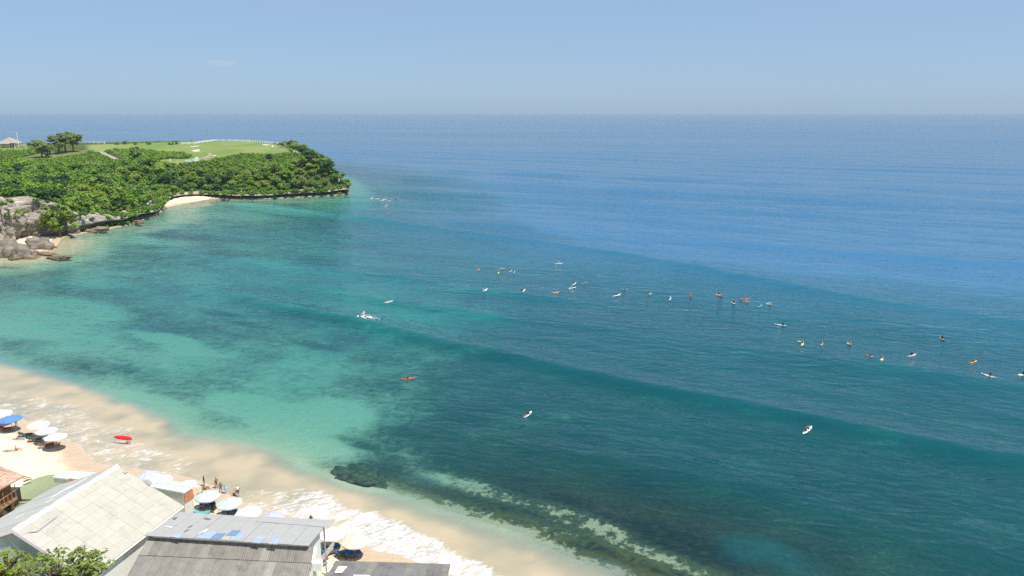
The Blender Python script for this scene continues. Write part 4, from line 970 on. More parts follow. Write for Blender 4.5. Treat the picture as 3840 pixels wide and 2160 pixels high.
for l_, mt in (([(600, 985), (680, 935), (760, 930), (700, 1000)], LBLUEP), ([(880, 995), (970, 930), (1150, 930), (1060, 1010)], LBLUEP), ([(1060, 1010), (1150, 945), (1250, 945), (1180, 1015)], BLUEP),
               ([(1250, 965), (1330, 905), (1430, 910), (1370, 970)], BLUEP), ([(1290, 1020), (1390, 950), (1475, 958), (1400, 1030)], LBLUEP), ([(1560, 1050), (1640, 970), (1730, 975), (1650, 1060)], LBLUEP),
               ([(1750, 1065), (1830, 980), (1915, 985), (1850, 1075)], LBLUEP), ([(1190, 1012), (1255, 970), (1320, 978), (1270, 1025)], PANEL), ([(925, 950), (1020, 890), (1045, 897), (960, 955)], WHITE),
               ([(980, 770), (1010, 755), (1080, 775), (1040, 787)], CORR2), ([(615, 770), (650, 750), (680, 750), (650, 785)], CORR2), ([(525, 862), (545, 858), (622, 868), (605, 878)], WHITE), ([(800, 870), (850, 845), (862, 850), (820, 875)], CORR2), ([(750, 925), (800, 895), (815, 902), (770, 930)], CORR2)):
    q4 = [on_plane(u, v, NL + n2 * 0.075, n2) for u, v in Z6(l_)]
    o = MB().slab(q4, 0.008).build('patch', mt, b2); sub(o, r2)
base2 = [lerp2(q2, 0.03, 0.06), lerp2(q2, 0.965, 0.06), lerp2(q2, 0.965, 0.80), lerp2(q2, 0.06, 0.80)]
MB().prism([Vector((p_.x, p_.y, gz0)) for p_ in base2], [p_ - Vector((0, 0, 0.12)) for p_ in base2]).build('wall', WALLW, b2)
pp = lerp2(q2, 0.985, 0.86); MB().tube([Vector((pp.x, pp.y, gz0)), pp], 0.09, 6).build('post', METAL, b2)
pp = lerp2(q2, 0.5, 0.95); MB().tube([Vector((pp.x, pp.y, gz0)), pp], 0.09, 6).build('post', METAL, b2)
TLc = G(560, 2012, 7.0); TRc = G(1178, 2052, 7.0); SLc = G(519, 2082, 5.9); SRc = G(1168, 2112, 5.9); BLc = G(425, 2260, 4.5); BRc = G(1122, 2285, 4.5)
qa = [SLc, SRc, TRc, TLc]; qb = [BLc, BRc, SRc, SLc]
rs2 = MB().slab([p_ - Vector((0, 0, 0.12)) for p_ in [BLc, BRc, SRc, SLc]], 0.03).build('skirt_roof', METAL, b2)
for i in range(20):
    a0, a1 = i / 20, (i + 1.06) / 20
    mt = CORR if i % 7 else CORRL
    o = MB().add(*sheet(qa, a0, min(a1, 1), 0, 1, 0.03, 0.24, 0.05, 0.02 * (i % 2))).build('sheet', mt, b2, True); sub(o, rs2)
    o = MB().add(*sheet(qb, a0, min(a1, 1), 0, 1.02, 0.03, 0.24, 0.0, 0.0)).build('sheet', CORR if i != 15 else CORRL, b2, True); sub(o, rs2)
bw = [lerp2(qb, 0.02, 0.1), lerp2(qb, 0.985, 0.1), lerp2(qb, 0.985, 0.98), lerp2(qb, 0.02, 0.98)]
MB().prism([Vector((p_.x, p_.y, gz0)) for p_ in bw], [p_ - Vector((0, 0, 0.25)) for p_ in bw]).build('wall', WALLW, b2)
bw = [lerp2(qa, 0.02, 0.02), lerp2(qa, 0.985, 0.02), lerp2(qa, 0.985, 0.9), lerp2(qa, 0.02, 0.9)]
MB().prism([Vector((p_.x, p_.y, gz0)) for p_ in bw], [p_ - Vector((0, 0, 0.25)) for p_ in bw]).build('wall', WALLW, b2)
MB().slab([lerp2(qa, 1.0, 0) + Vector((0, 0, 0.05)), lerp2(qa, 1.0, 1) + Vector((0, 0, 0.05)), lerp2(qa, 1.015, 1) + Vector((0, 0, -0.1)), lerp2(qa, 1.015, 0) + Vector((0, 0, -0.1))], 0.06).build('verge', WHITE, b2)
bx_ = G(1192, 2120, 3.6); MB().box(bx_, (0.9, 0.7, 0.9)).build('roof_box', WHITE, b2)

# lower right shed
q3 = [G(1150, 2235, 5.3), G(1655, 2260, 5.3), G(1689, 2115, 4.6), G(1261, 2102, 4.6)]
b3 = empty('beach_shed', ((q3[0] + q3[2]) / 2).xy.to_3d() + Vector((0, 0, gz0))); tag(b3, 'shed under a dark corrugated roof at the bottom edge of the picture', 'shed')
r3 = MB().slab([p_ - Vector((0, 0, 0.1)) for p_ in q3], 0.03).build('roof', METAL, b3); n3 = normal_up(q3)
for i in range(16):
    o = MB().add(*sheet(q3, i / 16, min(1, (i + 1.05) / 16), 0, 1, 0.03, 0.22, 0.01 * (i % 2), 0)).build('sheet', CORR2 if i % 5 else CORR, b3, True); sub(o, r3)
for l_ in ([(1254, 2147), (1270, 2123), (1303, 2124), (1282, 2148)], [(1320, 2168), (1328, 2155), (1388, 2157), (1384, 2170)], [(1226, 2145), (1246, 2118), (1250, 2120), (1232, 2146)]):
    o = MB().slab([on_plane(u, v, q3[0] + n3 * 0.09, n3) for u, v in l_], 0.015).build('patch', WHITE, b3); sub(o, r3)
for a, b_ in ((0.05, 0.95), (0.5, 0.95), (0.95, 0.95), (0.95, 0.4), (0.05, 0.4)):
    pp = lerp2(q3, a, b_); MB().tube([Vector((pp.x, pp.y, gz0 - 0.5)), pp - Vector((0, 0, 0.1))], 0.09, 6).build('post', WOOD, b3)
for sc_, u, v, z, l_, rz_, lb in ((0, 1212, 2095, 2.2, 3.4, 1.1, 'topmost'), (1, 1218, 2080, 2.0, 3.2, 1.12, 'middle'), (2, 1224, 2068, 1.8, 3.0, 1.15, 'lowest')):
    p_ = G(u, v, z); M = Matrix.Rotation(rz_, 3, 'Z') @ Matrix.Rotation(-0.25, 3, 'Y')
    o = MB().box(p_, (l_, 0.28, 0.06), M).build('plank', pm('grey_plank', (0.33, 0.29, 0.25), 0.2, 3, 0.8, 0.1), None); tag(o, lb + ' of three weathered planks leaning between shed and white wall', 'plank', 'leaning planks')

# roof-top white cabins behind the white house
def cabin(tops, z, label, panel=None):
    q_ = [G(u, v, z) for u, v in tops]; c = sum(q_, Vector()) / 4; g = max(0.8, ground(c.x, c.y))
    root = empty('cabin', (c.x, c.y, g)); tag(root, label, 'cabin', 'white cabins behind the house')
    MB().prism([Vector((p_.x, p_.y, g - 0.3)) for p_ in q_], [p_ - Vector((0, 0, 0.16)) for p_ in q_]).build('wall', pm('ribbed_wall', (0.55, 0.56, 0.50), 0.1, 3.0, 0.7, 0.1, 0.5, stretch=(6, 6, 0.2)), root)
    qi = [p_.lerp(c, 0.07) for p_ in q_]
    MB().slab([p_ - Vector((0, 0, 0.06)) for p_ in qi], 0.06).build('roof', WHITE, root)
    for i in range(4):
        a, b_ = q_[i], q_[(i + 1) % 4]; MB().tube([a, b_], 0.13, 4).build('parapet', MINT, root)
    return root, q_, g
c1, q_, g = cabin([(200, 1790), (303, 1801), (365, 1777), (245, 1770)], 4.4, 'white cabin with a tray roof, half hidden behind the grey roof slope')
a, b_ = q_[0], q_[1]; MB().slab([a.lerp(b_, 0.58) + Vector((0, 0, 0.14)), a.lerp(b_, 0.98) + Vector((0, 0, 0.14)), a.lerp(b_, 0.98) + Vector((0.02, -0.15, -0.12)), a.lerp(b_, 0.58) + Vector((0.02, -0.15, -0.12))], 0.04, 1).build('stripe', REDW, c1)
c2, q_, g = cabin([(564, 1825), (688, 1848), (720, 1829), (586, 1811)], 4.4, 'white cabin with an orange end panel beside the beach umbrellas')
a, b_ = q_[1], q_[2]; MB().slab([a + Vector((0.06, -0.02, -0.2)), b_ + Vector((0.06, -0.02, -0.2)), b_ + Vector((0.06, -0.02, -1.3)), a + Vector((0.06, -0.02, -1.3))], 0.05, 1).build('end_panel', pm('orange_panel', (0.50, 0.18, 0.08), 0.2, 2.0), c2)
aw = empty('awning', G(690, 1822, 2.5)); tag(aw, 'pale green translucent awning behind the orange-ended cabin', 'awning')
q4 = [G(590, 1806, 4.2), G(720, 1827, 4.2), G(757, 1824, 3.6), G(640, 1801, 3.6)]
MB().slab(q4, 0.03).build('sheet', MINT, aw)
for p_ in q4[2:]: MB().tube([Vector((p_.x, p_.y, ground(p_.x, p_.y) - 0.2)), p_], 0.05, 6).build('post', METAL, aw)
p_ = GT(713, 1920); po = empty('pole', p_); tag(po, 'plain white pole standing on the sand by the orange-ended cabin', 'pole'); MB().tube([p_, p_ + Vector((0, 0, 3.0))], 0.07, 7).build('shaft', WHITE, po); MB().box(p_ + Vector((0, 0, 0.05)), (0.4, 0.4, 0.14)).build('base', METAL, po)
sl_ = MB().slab([on_plane(u, v, Rf + nR * 0.2, nR) for u, v in ((538, 1803), (553, 1796), (574, 1812), (560, 1820))], 0.03).build('sheet', METAL, b1); sub(sl_, roof)

# brown tiled hut with a deck at the left edge
bt = empty('deck_hut', G(20, 1860, 1.0)); tag(bt, 'wooden hut with a brown shingle roof and railed deck over the lagoon', 'hut')
cn = G(92, 1784, 6.0); e1 = G(-220, 1660, 6.0); e2 = G(-140, 1912, 6.0); pk = (e1 + e2) / 2 + Vector((-2.5, 0, 2.4))
SHING = pm('brown_shingle', (0.42, 0.27, 0.20), 0.25, 2.2, 0.9, 0.1, 0.7, c2=(0.48, 0.33, 0.26))
m = MB(); m.add([cn, e1, pk, e2], [(0, 1, 2), (0, 2, 3)]); m.add([p_ - Vector((0, 0, 0.12)) for p_ in (cn, e1, pk, e2)], [(2, 1, 0), (3, 2, 0)]); hr = m.build('roof', SHING, bt)
for f_ in range(1, 6):
    t_ = f_ / 6.0
    for ea, eb in ((cn, e1), (e2, cn)):
        a_ = ea.lerp(pk, t_); b__ = eb.lerp(pk, t_); o = MB().tube([a_ + Vector((0, 0, 0.03)), b__ + Vector((0, 0, 0.03))], 0.07, 4).build('shingle_row', SHING, bt); sub(o, hr)
for u, v, z0, z1 in ((50, 1919, 0.4, 6.0), (5, 1935, 0.4, 5.8)):
    p_ = G(u, v, 1.0); MB().tube([Vector((p_.x, p_.y, z0)), Vector((p_.x + 0.0, p_.y, z1))], 0.17, 8).build('post', WOOD, bt)
d0 = G(66, 1866, 3.4); d1 = G(-70, 1960, 3.4); d2 = G(-120, 1880, 3.4)
MB().slab([d0, d1, d1 + (d2 - d1) * 1.0, d0 + (d2 - d1) * 1.0], 0.2).build('deck', WOOD, bt)
rl = MB().tube([d0 + Vector((0, 0, 1.1)), d1 + Vector((0, 0, 1.1))], 0.06, 6).build('rail', WOOD, bt)
for i in range(9):
    p_ = d0.lerp(d1, (i + 0.3) / 9); MB().tube([p_, p_ + Vector((0, 0, 1.1 if i % 3 else 1.9))], 0.05, 5).build('baluster', WOOD, bt)
for u, v, u2, v2 in ((85, 1785, 112, 1792), (80, 1790, 104, 1798)):
    MB().tube([G(u, v, 5.9), G(u2, v2, 5.9)], 0.06, 5).build('rafter', WOOD, bt)
dk = empty('water_tank', G(40, 1885, 0.6)); tag(dk, 'dark square tank under the railed deck', 'tank')
p_ = G(28, 1888, 0.6); MB().box(p_ + Vector((0, 0, 0.9)), (2.6, 1.8, 1.7)).build('body', pm('black_plastic', (0.03, 0.028, 0.03), 0.2, 2), dk); MB().box(p_ + Vector((0, 0, 1.78)), (2.7, 1.9, 0.1)).build('lid', pm('dark_lid', (0.06, 0.05, 0.06), 0.2, 2), dk)
lg_ = MB().tube([G(70, 1876, 0.55), G(118, 1874, 0.55)], [0.16, 0.08], 7).build('driftwood', pm('wet_wood', (0.13, 0.06, 0.05), 0.3, 3), None, True); tag(lg_, 'dark driftwood log floating in the green lagoon', 'driftwood')
lg_ = MB().tube([G(88, 1806, 0.95), G(120, 1795, 0.95)], [0.12, 0.07], 7).build('driftwood', pm('wet_wood', (0.13, 0.06, 0.05), 0.3, 3), None, True); tag(lg_, 'brown stick lying on the sand at the lagoon edge', 'driftwood')

# trees in front of the house, cut by the bottom edge
def near_tree(u, v, z, r, label, mat, seed, leaf, n, tint):
    c = G(u, v, z); r_ = np.random.default_rng(seed); root = empty('tree', (c.x, c.y - 1.0, 1.0)); tag(root, label, 'tree', 'trees in front of the white house')
    m = MB(); base = Vector((c.x, c.y - 1.0, 1.0)); tp = Vector((c.x, c.y, z - r * 0.4)); m.tube([base, base.lerp(tp, 0.5) + Vector((0.3, 0, 0)), tp], [0.28, 0.2, 0.14], 8)
    pr = []; 
    for j in range(n):
        a = r_.uniform(0, 6.28); rr = r * math.sqrt(r_.uniform(0, 1)); h = r_.uniform(-0.5, 0.55) * r * (1.1 - rr / r * 0.6)
        tip = Vector((c.x + math.cos(a) * rr, c.y + math.sin(a) * rr * 0.8, z + h)); m.tube([tp, (tp + tip) / 2 + Vector((0, 0, 0.2)), tip], [0.08, 0.05, 0.02], 5)
        k_ = 16; d = r_.normal(size=(k_, 3)); d[:, 2] = np.abs(d[:, 2]) * 0.6; d /= np.linalg.norm(d, axis=1)[:, None]
        P = np.array(tip) + d * r_.uniform(0.12, 0.55, (k_, 1)); nn = d * 0.5 + np.array([0, 0, 1.0]) + r_.normal(size=(k_, 3)) * 0.4
        V = leaves(P, nn, leaf * r_.uniform(0.7, 1.3, k_), r_, 0.5)
        pr.append((V, np.repeat(np.clip(tint + r_.normal(size=k_) * 0.2, 0, 1), 4), ICO_V * 0.12 + np.array(tip), ICO_F, np.full(len(ICO_V), tint)))
    m.build('trunk', BARK, root, True)
    o = link('crown', foliage_mesh('crown', pr, mat)); o.parent = root; o.matrix_parent_inverse = Matrix.Translation(root.location).inverted()
near_tree(215, 2150, 7.6, 3.6, 'broad-leaved tree in front of the white house gable', LEAF_OLIVE, 5, 0.46, 85, 0.6)
near_tree(330, 2120, 7.4, 2.0, 'leafy branch top rising beside the house gutter', LEAF_OLIVE, 6, 0.46, 34, 0.65)
near_tree(20, 2130, 7.0, 2.6, 'feathery bright green tree at the bottom left corner', LEAF_LIME, 7, 0.30, 90, 0.6)

# ------------------------------------------------------------------ umbrellas and sunbeds
def cloth(name, c): return pm('cloth_' + name, c, 0.06, 1.5, 0.75, 0.1)
CL_ = {'white': cloth('white', (0.72, 0.72, 0.70)), 'blue': cloth('blue', (0.10, 0.22, 0.50)), 'ice': cloth('ice', (0.52, 0.57, 0.63)), 'lavender': cloth('lavender', (0.42, 0.43, 0.55)),
       'mint': cloth('mint', (0.45, 0.50, 0.48)), 'palemint': cloth('palemint', (0.52, 0.56, 0.53)), 'cream': cloth('cream', (0.60, 0.54, 0.42)),
       'green': cloth('green', (0.045, 0.085, 0.065)), 'bedblue': cloth('bedblue', (0.03, 0.14, 0.32)), 'red': cloth('red', (0.45, 0.06, 0.07)), 'teal': cloth('teal', (0.12, 0.36, 0.36))}
BEDW = pm('bed_wood', (0.25, 0.11, 0.045), 0.3, 4.0, 0.6, 0.25, 0.2)
def umb_meshes():
    R_, n = 1.62, 8; V = [Vector((0, 0, 2.62))]; F = []
    for ring, (r, z) in enumerate(((0.55, 2.50), (1.1, 2.33), (R_, 2.10))):
        for j in range(n * 2):
            a = math.pi * j / n; sag = 0.0 if j % 2 == 0 else (-0.05 - 0.02 * ring); rr = r * (1.0 if j % 2 == 0 else 0.945)
            V.append(Vector((rr * math.cos(a), rr * math.sin(a), z + sag)))
    m = n * 2
    for j in range(m): F.append((0, 1 + j, 1 + (j + 1) % m))
    for r in range(2):
        for j in range(m): a = 1 + r * m + j; b_ = 1 + r * m + (j + 1) % m; F.append((a, a + m, b_ + m, b_))
    for j in range(m):                                              # valance
        V.append(V[1 + 2 * m + j] - Vector((0, 0, 0.13)))
    for j in range(m): a = 1 + 2 * m + j; b_ = 1 + 2 * m + (j + 1) % m; F.append((a, a + m, b_ + m, b_))
    can = MB().add(V, F).build('canopy', CL_['white'])
    pole = MB().tube([(0, 0, -0.4), (0, 0, 2.62)], 0.035, 8).build('pole', BEDW, None, True)
    fin = MB().tube([(0, 0, 2.6), (0, 0, 2.70), (0, 0, 2.78)], [0.06, 0.07, 0.01], 8).build('finial', WHITE, None, True)
    ribs = [MB().tube([(0, 0, 2.56), (R_ * 0.97 * math.cos(math.pi * 2 * j / n), R_ * 0.97 * math.sin(math.pi * 2 * j / n), 2.06)], 0.014, 4).build('rib', BEDW) for j in range(n)]
    return [can, pole, fin] + ribs
UMB = umb_meshes(); umb_used = False
def umbrella(u, v, colr, label, rz=0.0, sc=1.0, z=2.35):
    global umb_used
    p = GT(u, v, z); root = empty('beach_umbrella', p, rz); root.scale = (sc, sc, 1); tag(root, label, 'umbrella', 'beach umbrellas along the sand')
    tilt = random.uniform(-0.05, 0.05); root.rotation_euler = (tilt, random.uniform(-0.05, 0.05), rz)
    for o in UMB:
        c = o if not umb_used else o.copy()
        if umb_used: col.objects.link(c)
        c.parent = root
        if c.name.startswith('canopy'): c.material_slots[0].link = 'OBJECT'; c.material_slots[0].material = CL_[colr]
    umb_used = True; return root
umbrella(5, 1545, 'white', 'white umbrella cut by the left edge, behind the blue one', 0.2)
umbrella(40, 1565, 'blue', 'the only blue umbrella, shading a red sunbed', 0.1, 1.05)
umbrella(143, 1587, 'white', 'bright white umbrella next to the blue one', 0.3)
umbrella(174, 1610, 'ice', 'pale blue-white umbrella between two white ones over green sunbeds', 0.5)
umbrella(207, 1633, 'ice', 'icy white umbrella nearest the swash, over bare wooden sunbeds', 0.15)
umbrella(555, 1777, 'lavender', 'lavender umbrella just past the end of the white roof', 0.2)
umbrella(599, 1792, 'palemint', 'pale mint umbrella overlapping the lavender one', 0.4)
umbrella(698, 1812, 'palemint', 'pale mint umbrella half hidden by the green awning', 0.3, 0.9)
umbrella(774, 1852, 'mint', 'grey-mint umbrella beside the orange-ended cabin, over a blue sunbed', 0.25)
umbrella(860, 1879, 'mint', 'grey-mint umbrella with a dark-clad person standing under it', 0.1)
umbrella(933, 1913, 'white', 'bright white umbrella between the mint and lavender ones', 0.35)
umbrella(1018, 1934, 'lavender', 'lavender umbrella partly hidden by the grey roof', 0.2)
umbrella(1247, 1995, 'white', 'white umbrella at the corner of the grey roof', 0.1)
umbrella(1328, 2023, 'cream', 'the only cream umbrella, over a pair of blue sunbeds', 0.3)

def bed_meshes(slats):
    out = []
    for s in (-1, 1): out.append(MB().box((0, s * 0.33, 0.34), (1.95, 0.06, 0.09)).build('side_rail', BEDW))
    for x in (-0.85, 0.85):
        for s in (-1, 1): out.append(MB().box((x, s * 0.33, 0.15), (0.07, 0.07, 0.32)).build('leg', BEDW))
    M = Matrix.Rotation(math.radians(-32), 3, 'Y')
    if slats:
        for i in range(9): out.append(MB().box((-0.25 + i * 0.15, 0, 0.385), (0.09, 0.62, 0.025)).build('slat', BEDW))
        for i in range(6): out.append(MB().box(Vector((-0.33, 0, 0.40)) + Matrix.Rotation(math.radians(32), 3, 'Y') @ Vector((-0.08 - i * 0.13, 0, 0)), (0.08, 0.62, 0.025), Matrix.Rotation(math.radians(32), 3, 'Y')).build('slat', BEDW))
    else:
        out.append(MB().box((0.33, 0, 0.43), (1.30, 0.64, 0.09)).build('mattress', CL_['green']))
        out.append(MB().box(Vector((-0.30, 0, 0.46)) + Matrix.Rotation(math.radians(32), 3, 'Y') @ Vector((-0.36, 0, 0)), (0.74, 0.64, 0.09), Matrix.Rotation(math.radians(32), 3, 'Y')).build('backrest', CL_['green']))
    out.append(MB().tube([(-0.85, -0.3, 0.1), (-0.62, -0.3, 0.55)], 0.025, 5).build('prop', BEDW))
    return out
BEDS = {False: bed_meshes(False), True: bed_meshes(True)}; bed_used = {False: False, True: False}
def sunbed(u, v, rz, colr, label, slats=False):
    p = GT(u, v, 0.35); p.z = ground(p.x, p.y); root = empty('sunbed', p, rz); tag(root, label, 'sunbed', 'sunbeds under the umbrellas')
    for o in BEDS[slats]:
        c = o.copy() if bed_used[slats] else o
        if bed_used[slats]: col.objects.link(c)
        c.parent = root
        if c.name.split('.')[0] in ('mattress', 'backrest'): c.material_slots[0].link = 'OBJECT'; c.material_slots[0].material = CL_[colr]
    bed_used[slats] = True
sunbed(94, 1630, 0.25, 'green', 'dark green sunbed with raised back, the first beyond the blue umbrella')
sunbed(131, 1648, 0.25, 'green', 'dark green sunbed in the shade of the pale blue-white umbrella')
sunbed(172, 1672, 0.35, 'green', 'bare wooden sunbed lit by the sun under the icy umbrella', True)
sunbed(198, 1666, 0.35, 'green', 'bare wooden sunbed deeper in the icy umbrella shade', True)
sunbed(20, 1607, 0.2, 'red', 'red sunbed under the blue umbrella')
sunbed(778, 1893, 0.5, 'bedblue', 'blue sunbed under the grey-mint umbrella by the orange-ended cabin')
sunbed(862, 1921, 0.4, 'bedblue', 'blue sunbed under the grey-mint umbrella, clipped by the grey roof')
sunbed(756, 1924, 0.2, 'teal', 'teal sunbed on the sand beside the white pole')
sunbed(1290, 2074, 0.55, 'bedblue', 'blue sunbed on the house side of the pair under the cream umbrella')
sunbed(1322, 2078, 0.55, 'bedblue', 'blue sunbed on the sea side of the pair under the cream umbrella')
sunbed(1243, 2052, 0.6, 'bedblue', 'blue sunbed in the gap behind the leaning planks')
sunbed(1232, 2070, 0.6, 'bedblue', 'blue sunbed beside the white wall, against the planks')
p = GT(66, 1649); tw = MB().slab([p + Vector((-1.0, -0.5, 0.06)), p + Vector((1.0, 0.0, 0.06)), p + Vector((0.85, 0.6, 0.06)), p + Vector((-1.1, 0.1, 0.06))], 0.03).build('towel', cloth('towelblue', (0.22, 0.42, 0.50)), None); tag(tw, 'light blue towel under the sunbather behind the green sunbeds', 'towel')
p = GT(30, 1694); tw = MB().slab([p + Vector((-1.0, -0.4, 0.05)), p + Vector((1.0, -0.2, 0.05)), p + Vector((0.9, 0.4, 0.05)), p + Vector((-1.0, 0.3, 0.05))], 0.03).build('towel', cloth('towelpink', (0.55, 0.42, 0.36)), None); tag(tw, 'pinkish towel under the person lying on open sand', 'towel')

# ------------------------------------------------------------------ people
SKIN = {'fair': (0.52, 0.30, 0.20), 'tan': (0.34, 0.17, 0.09), 'dark': (0.12, 0.06, 0.035)}
def cm(c):
    n = 'dye_%02d_%02d_%02d' % tuple(int(x * 99) for x in c); return pm(n, c, 0.08, 6.0, 0.7, 0.2)
POSES = {}
def pose_mesh(name, J, bones):
    """one skinned body from joints J {name:(x,y,z,r)} and bones [(a,b,zone)]"""
    names = list(J); idx = {n: i for i, n in enumerate(names)}
    me = bpy.data.meshes.new(name); me.from_pydata([J[n][:3] for n in names], [(idx[a], idx[b_]) for a, b_, _ in bones], [])
    ob = bpy.data.objects.new(name, me); col.objects.link(ob)
    sk = ob.modifiers.new('skin', 'SKIN'); sk.use_smooth_shade = True; ob.modifiers.new('sub', 'SUBSURF').levels = 1
    for i, n in enumerate(names): me.skin_vertices[0].data[i].radius = (J[n][3], J[n][3]); me.skin_vertices[0].data[i].use_root = (n == 'pelvis')
    dg = bpy.context.evaluated_depsgraph_get(); out = bpy.data.meshes.new_from_object(ob.evaluated_get(dg)); out.name = name
    bpy.data.objects.remove(ob); bpy.data.meshes.remove(me)
    P = {n: Vector(J[n][:3]) for n in names}; Z = {'skin': 0, 'shirt': 1, 'short': 2, 'hair': 3, 'arm': 4, 'leg': 5}
    out.materials.clear()
    for _ in range(6): out.materials.append(cm((0.5, 0.3, 0.2)))
    hc = P['head']; hb = P['neck']; up = (P['crown'] - hb).normalized(); fwd = Vector(J['face'][:3]) - hc if 'face' in J else Vector((1, 0, 0))
    mi = []
    for f in out.polygons:
        c = f.center; best = 9; z = 'skin'
        for a, b_, zn in bones:
            A_, B2 = P[a], P[b_]; t = max(0, min(1, (c - A_).dot(B2 - A_) / max((B2 - A_).length_squared, 1e-9))); d = (c - A_.lerp(B2, t)).length - 0.5 * (J[a][3] * (1 - t) + J[b_][3] * t)
            if d < best: best = d; z = zn
        if z == 'head': z = 'hair' if ((c - hc).dot(up) > 0.035 and (c - hc).dot(fwd) < 0.06) or (c - hc).dot(fwd) < -0.035 else 'skin'
        mi.append(Z[z])
    out.polygons.foreach_set('material_index', mi)
    POSES[name] = out
def limbs(J, bones, side, sh, el, wr, hp, kn, an, toe):
    s = 'L' if side > 0 else 'R'
    J['sh' + s] = sh + (0.058,); J['el' + s] = el + (0.042,); J['wr' + s] = wr + (0.029,)
    w = Vector(wr); dr = (w - Vector(el)).normalized(); pal = w + dr * 0.07; J['pa' + s] = tuple(pal) + (0.034,)
    sd_ = dr.orthogonal().normalized()
    bones += [('chest', 'sh' + s, 'shirt'), ('sh' + s, 'el' + s, 'arm'), ('el' + s, 'wr' + s, 'skin'), ('wr' + s, 'pa' + s, 'skin')]
    for i, (o_, l_) in enumerate(((-0.03, 0.075), (-0.01, 0.088), (0.012, 0.082), (0.032, 0.062))):
        k1 = pal + sd_ * o_ + dr * l_ * 0.6; k2 = pal + sd_ * o_ * 1.15 + dr * l_ + dr.cross(sd_) * 0.02
        J['f%d%s' % (i, s)] = tuple(k1) + (0.0095,); J['g%d%s' % (i, s)] = tuple(k2) + (0.008,)
        bones += [('pa' + s, 'f%d%s' % (i, s), 'skin'), ('f%d%s' % (i, s), 'g%d%s' % (i, s), 'skin')]
    th = w + dr * 0.035 + sd_ * 0.05; th2 = th + dr * 0.035 + sd_ * 0.02; J['t' + s] = tuple(th) + (0.011,); J['u' + s] = tuple(th2) + (0.009,)
    bones += [('wr' + s, 't' + s, 'skin'), ('t' + s, 'u' + s, 'skin')]
    J['hp' + s] = hp + (0.095,); J['kn' + s] = kn + (0.06,); J['an' + s] = an + (0.04,); J['to' + s] = toe + (0.033,)
    bones += [('pelvis', 'hp' + s, 'short'), ('hp' + s, 'kn' + s, 'leg'), ('kn' + s, 'an' + s, 'skin'), ('an' + s, 'to' + s, 'skin')]
def trunk(pel, waist, chest, neck, head, crown, face):
    J = {'pelvis': pel + (0.125,), 'waist': waist + (0.115,), 'chest': chest + (0.135,), 'neck': neck + (0.055,), 'head': head + (0.092,), 'crown': crown + (0.075,), 'face': face + (0.02,)}
    B = [('pelvis', 'waist', 'short'), ('waist', 'chest', 'shirt'), ('chest', 'neck', 'shirt'), ('neck', 'head', 'skin'), ('head', 'crown', 'head'), ('head', 'face', 'skin')]
    return J, B
J, B = trunk((0, 0, .93), (0, 0, 1.08), (0.01, 0, 1.30), (0.01, 0, 1.46), (0.03, 0, 1.57), (0.02, 0, 1.66), (0.125, 0, 1.565))
limbs(J, B, 1, (0, .18, 1.39), (-.03, .25, 1.12), (.10, .24, .90), (0, .09, .88), (.04, .11, .49), (0, .12, .08), (.17, .14, .035))
limbs(J, B, -1, (0, -.18, 1.39), (.02, -.27, 1.12), (.14, -.20, .92), (0, -.09, .88), (.02, -.10, .49), (-.02, -.11, .08), (.15, -.13, .035)); pose_mesh('body_standing', J, B)
J, B = trunk((0, 0, .93), (0.01, 0, 1.08), (0.03, 0, 1.30), (0.05, 0, 1.46), (0.08, 0, 1.57), (0.07, 0, 1.66), (0.17, 0, 1.56))
limbs(J, B, 1, (0.02, .18, 1.39), (-.05, .27, 1.13), (.12, .36, .98), (0, .09, .88), (.20, .10, .52), (.10, .10, .10), (.26, .11, .04))
limbs(J, B, -1, (0.02, -.18, 1.39), (.14, -.25, 1.14), (.30, -.17, .98), (0, -.09, .88), (-.05, -.10, .50), (-.30, -.11, .12), (-.18, -.12, .035)); pose_mesh('body_walking', J, B)
J, B = trunk((0, 0, .12), (-0.03, 0, .30), (0.0, 0, .52), (0.03, 0, .68), (0.06, 0, .79), (0.05, 0, .88), (0.155, 0, .785))       # astride a board
limbs(J, B, 1, (0, .18, .61), (.12, .26, .38), (.30, .20, .24), (0.02, .10, .10), (.34, .28, .02), (.30, .32, -.40), (.42, .34, -.46))
limbs(J, B, -1, (0, -.18, .61), (.10, -.27, .38), (.27, -.22, .22), (0.02, -.10, .10), (.33, -.28, .02), (.26, -.32, -.40), (.38, -.34, -.46)); pose_mesh('body_astride', J, B)
J, B = trunk((-.20, 0, .12), (0.0, 0, .14), (0.22, 0, .20), (0.38, 0, .30), (0.48, 0, .38), (0.50, 0, .47), (0.575, 0, .40))        # prone, paddling
limbs(J, B, 1, (.30, .19, .24), (.45, .36, .16), (.58, .42, -.04), (-.24, .09, .10), (-.66, .11, .10), (-1.06, .12, .12), (-1.2, .13, .08))
limbs(J, B, -1, (.30, -.19, .24), (.16, -.38, .18), (.34, -.44, .02), (-.24, -.09, .10), (-.66, -.10, .10), (-1.06, -.12, .14), (-1.2, -.13, .10)); pose_mesh('body_prone', J, B)
J, B = trunk((0, 0, .12), (-0.06, 0, .30), (-0.10, 0, .50), (-0.08, 0, .66), (-0.05, 0, .77), (-0.06, 0, .86), (0.045, 0, .765))     # sitting on the ground, knees up
limbs(J, B, 1, (-.10, .18, .59), (-.20, .27, .34), (-.30, .24, .10), (0.03, .10, .10), (.40, .14, .42), (.62, .14, .06), (.76, .15, .04))
limbs(J, B, -1, (-.10, -.18, .59), (.10, -.24, .40), (.34, -.18, .44), (0.03, -.10, .10), (.42, -.13, .40), (.66, -.14, .06), (.80, -.15, .04)); pose_mesh('body_sitting', J, B)
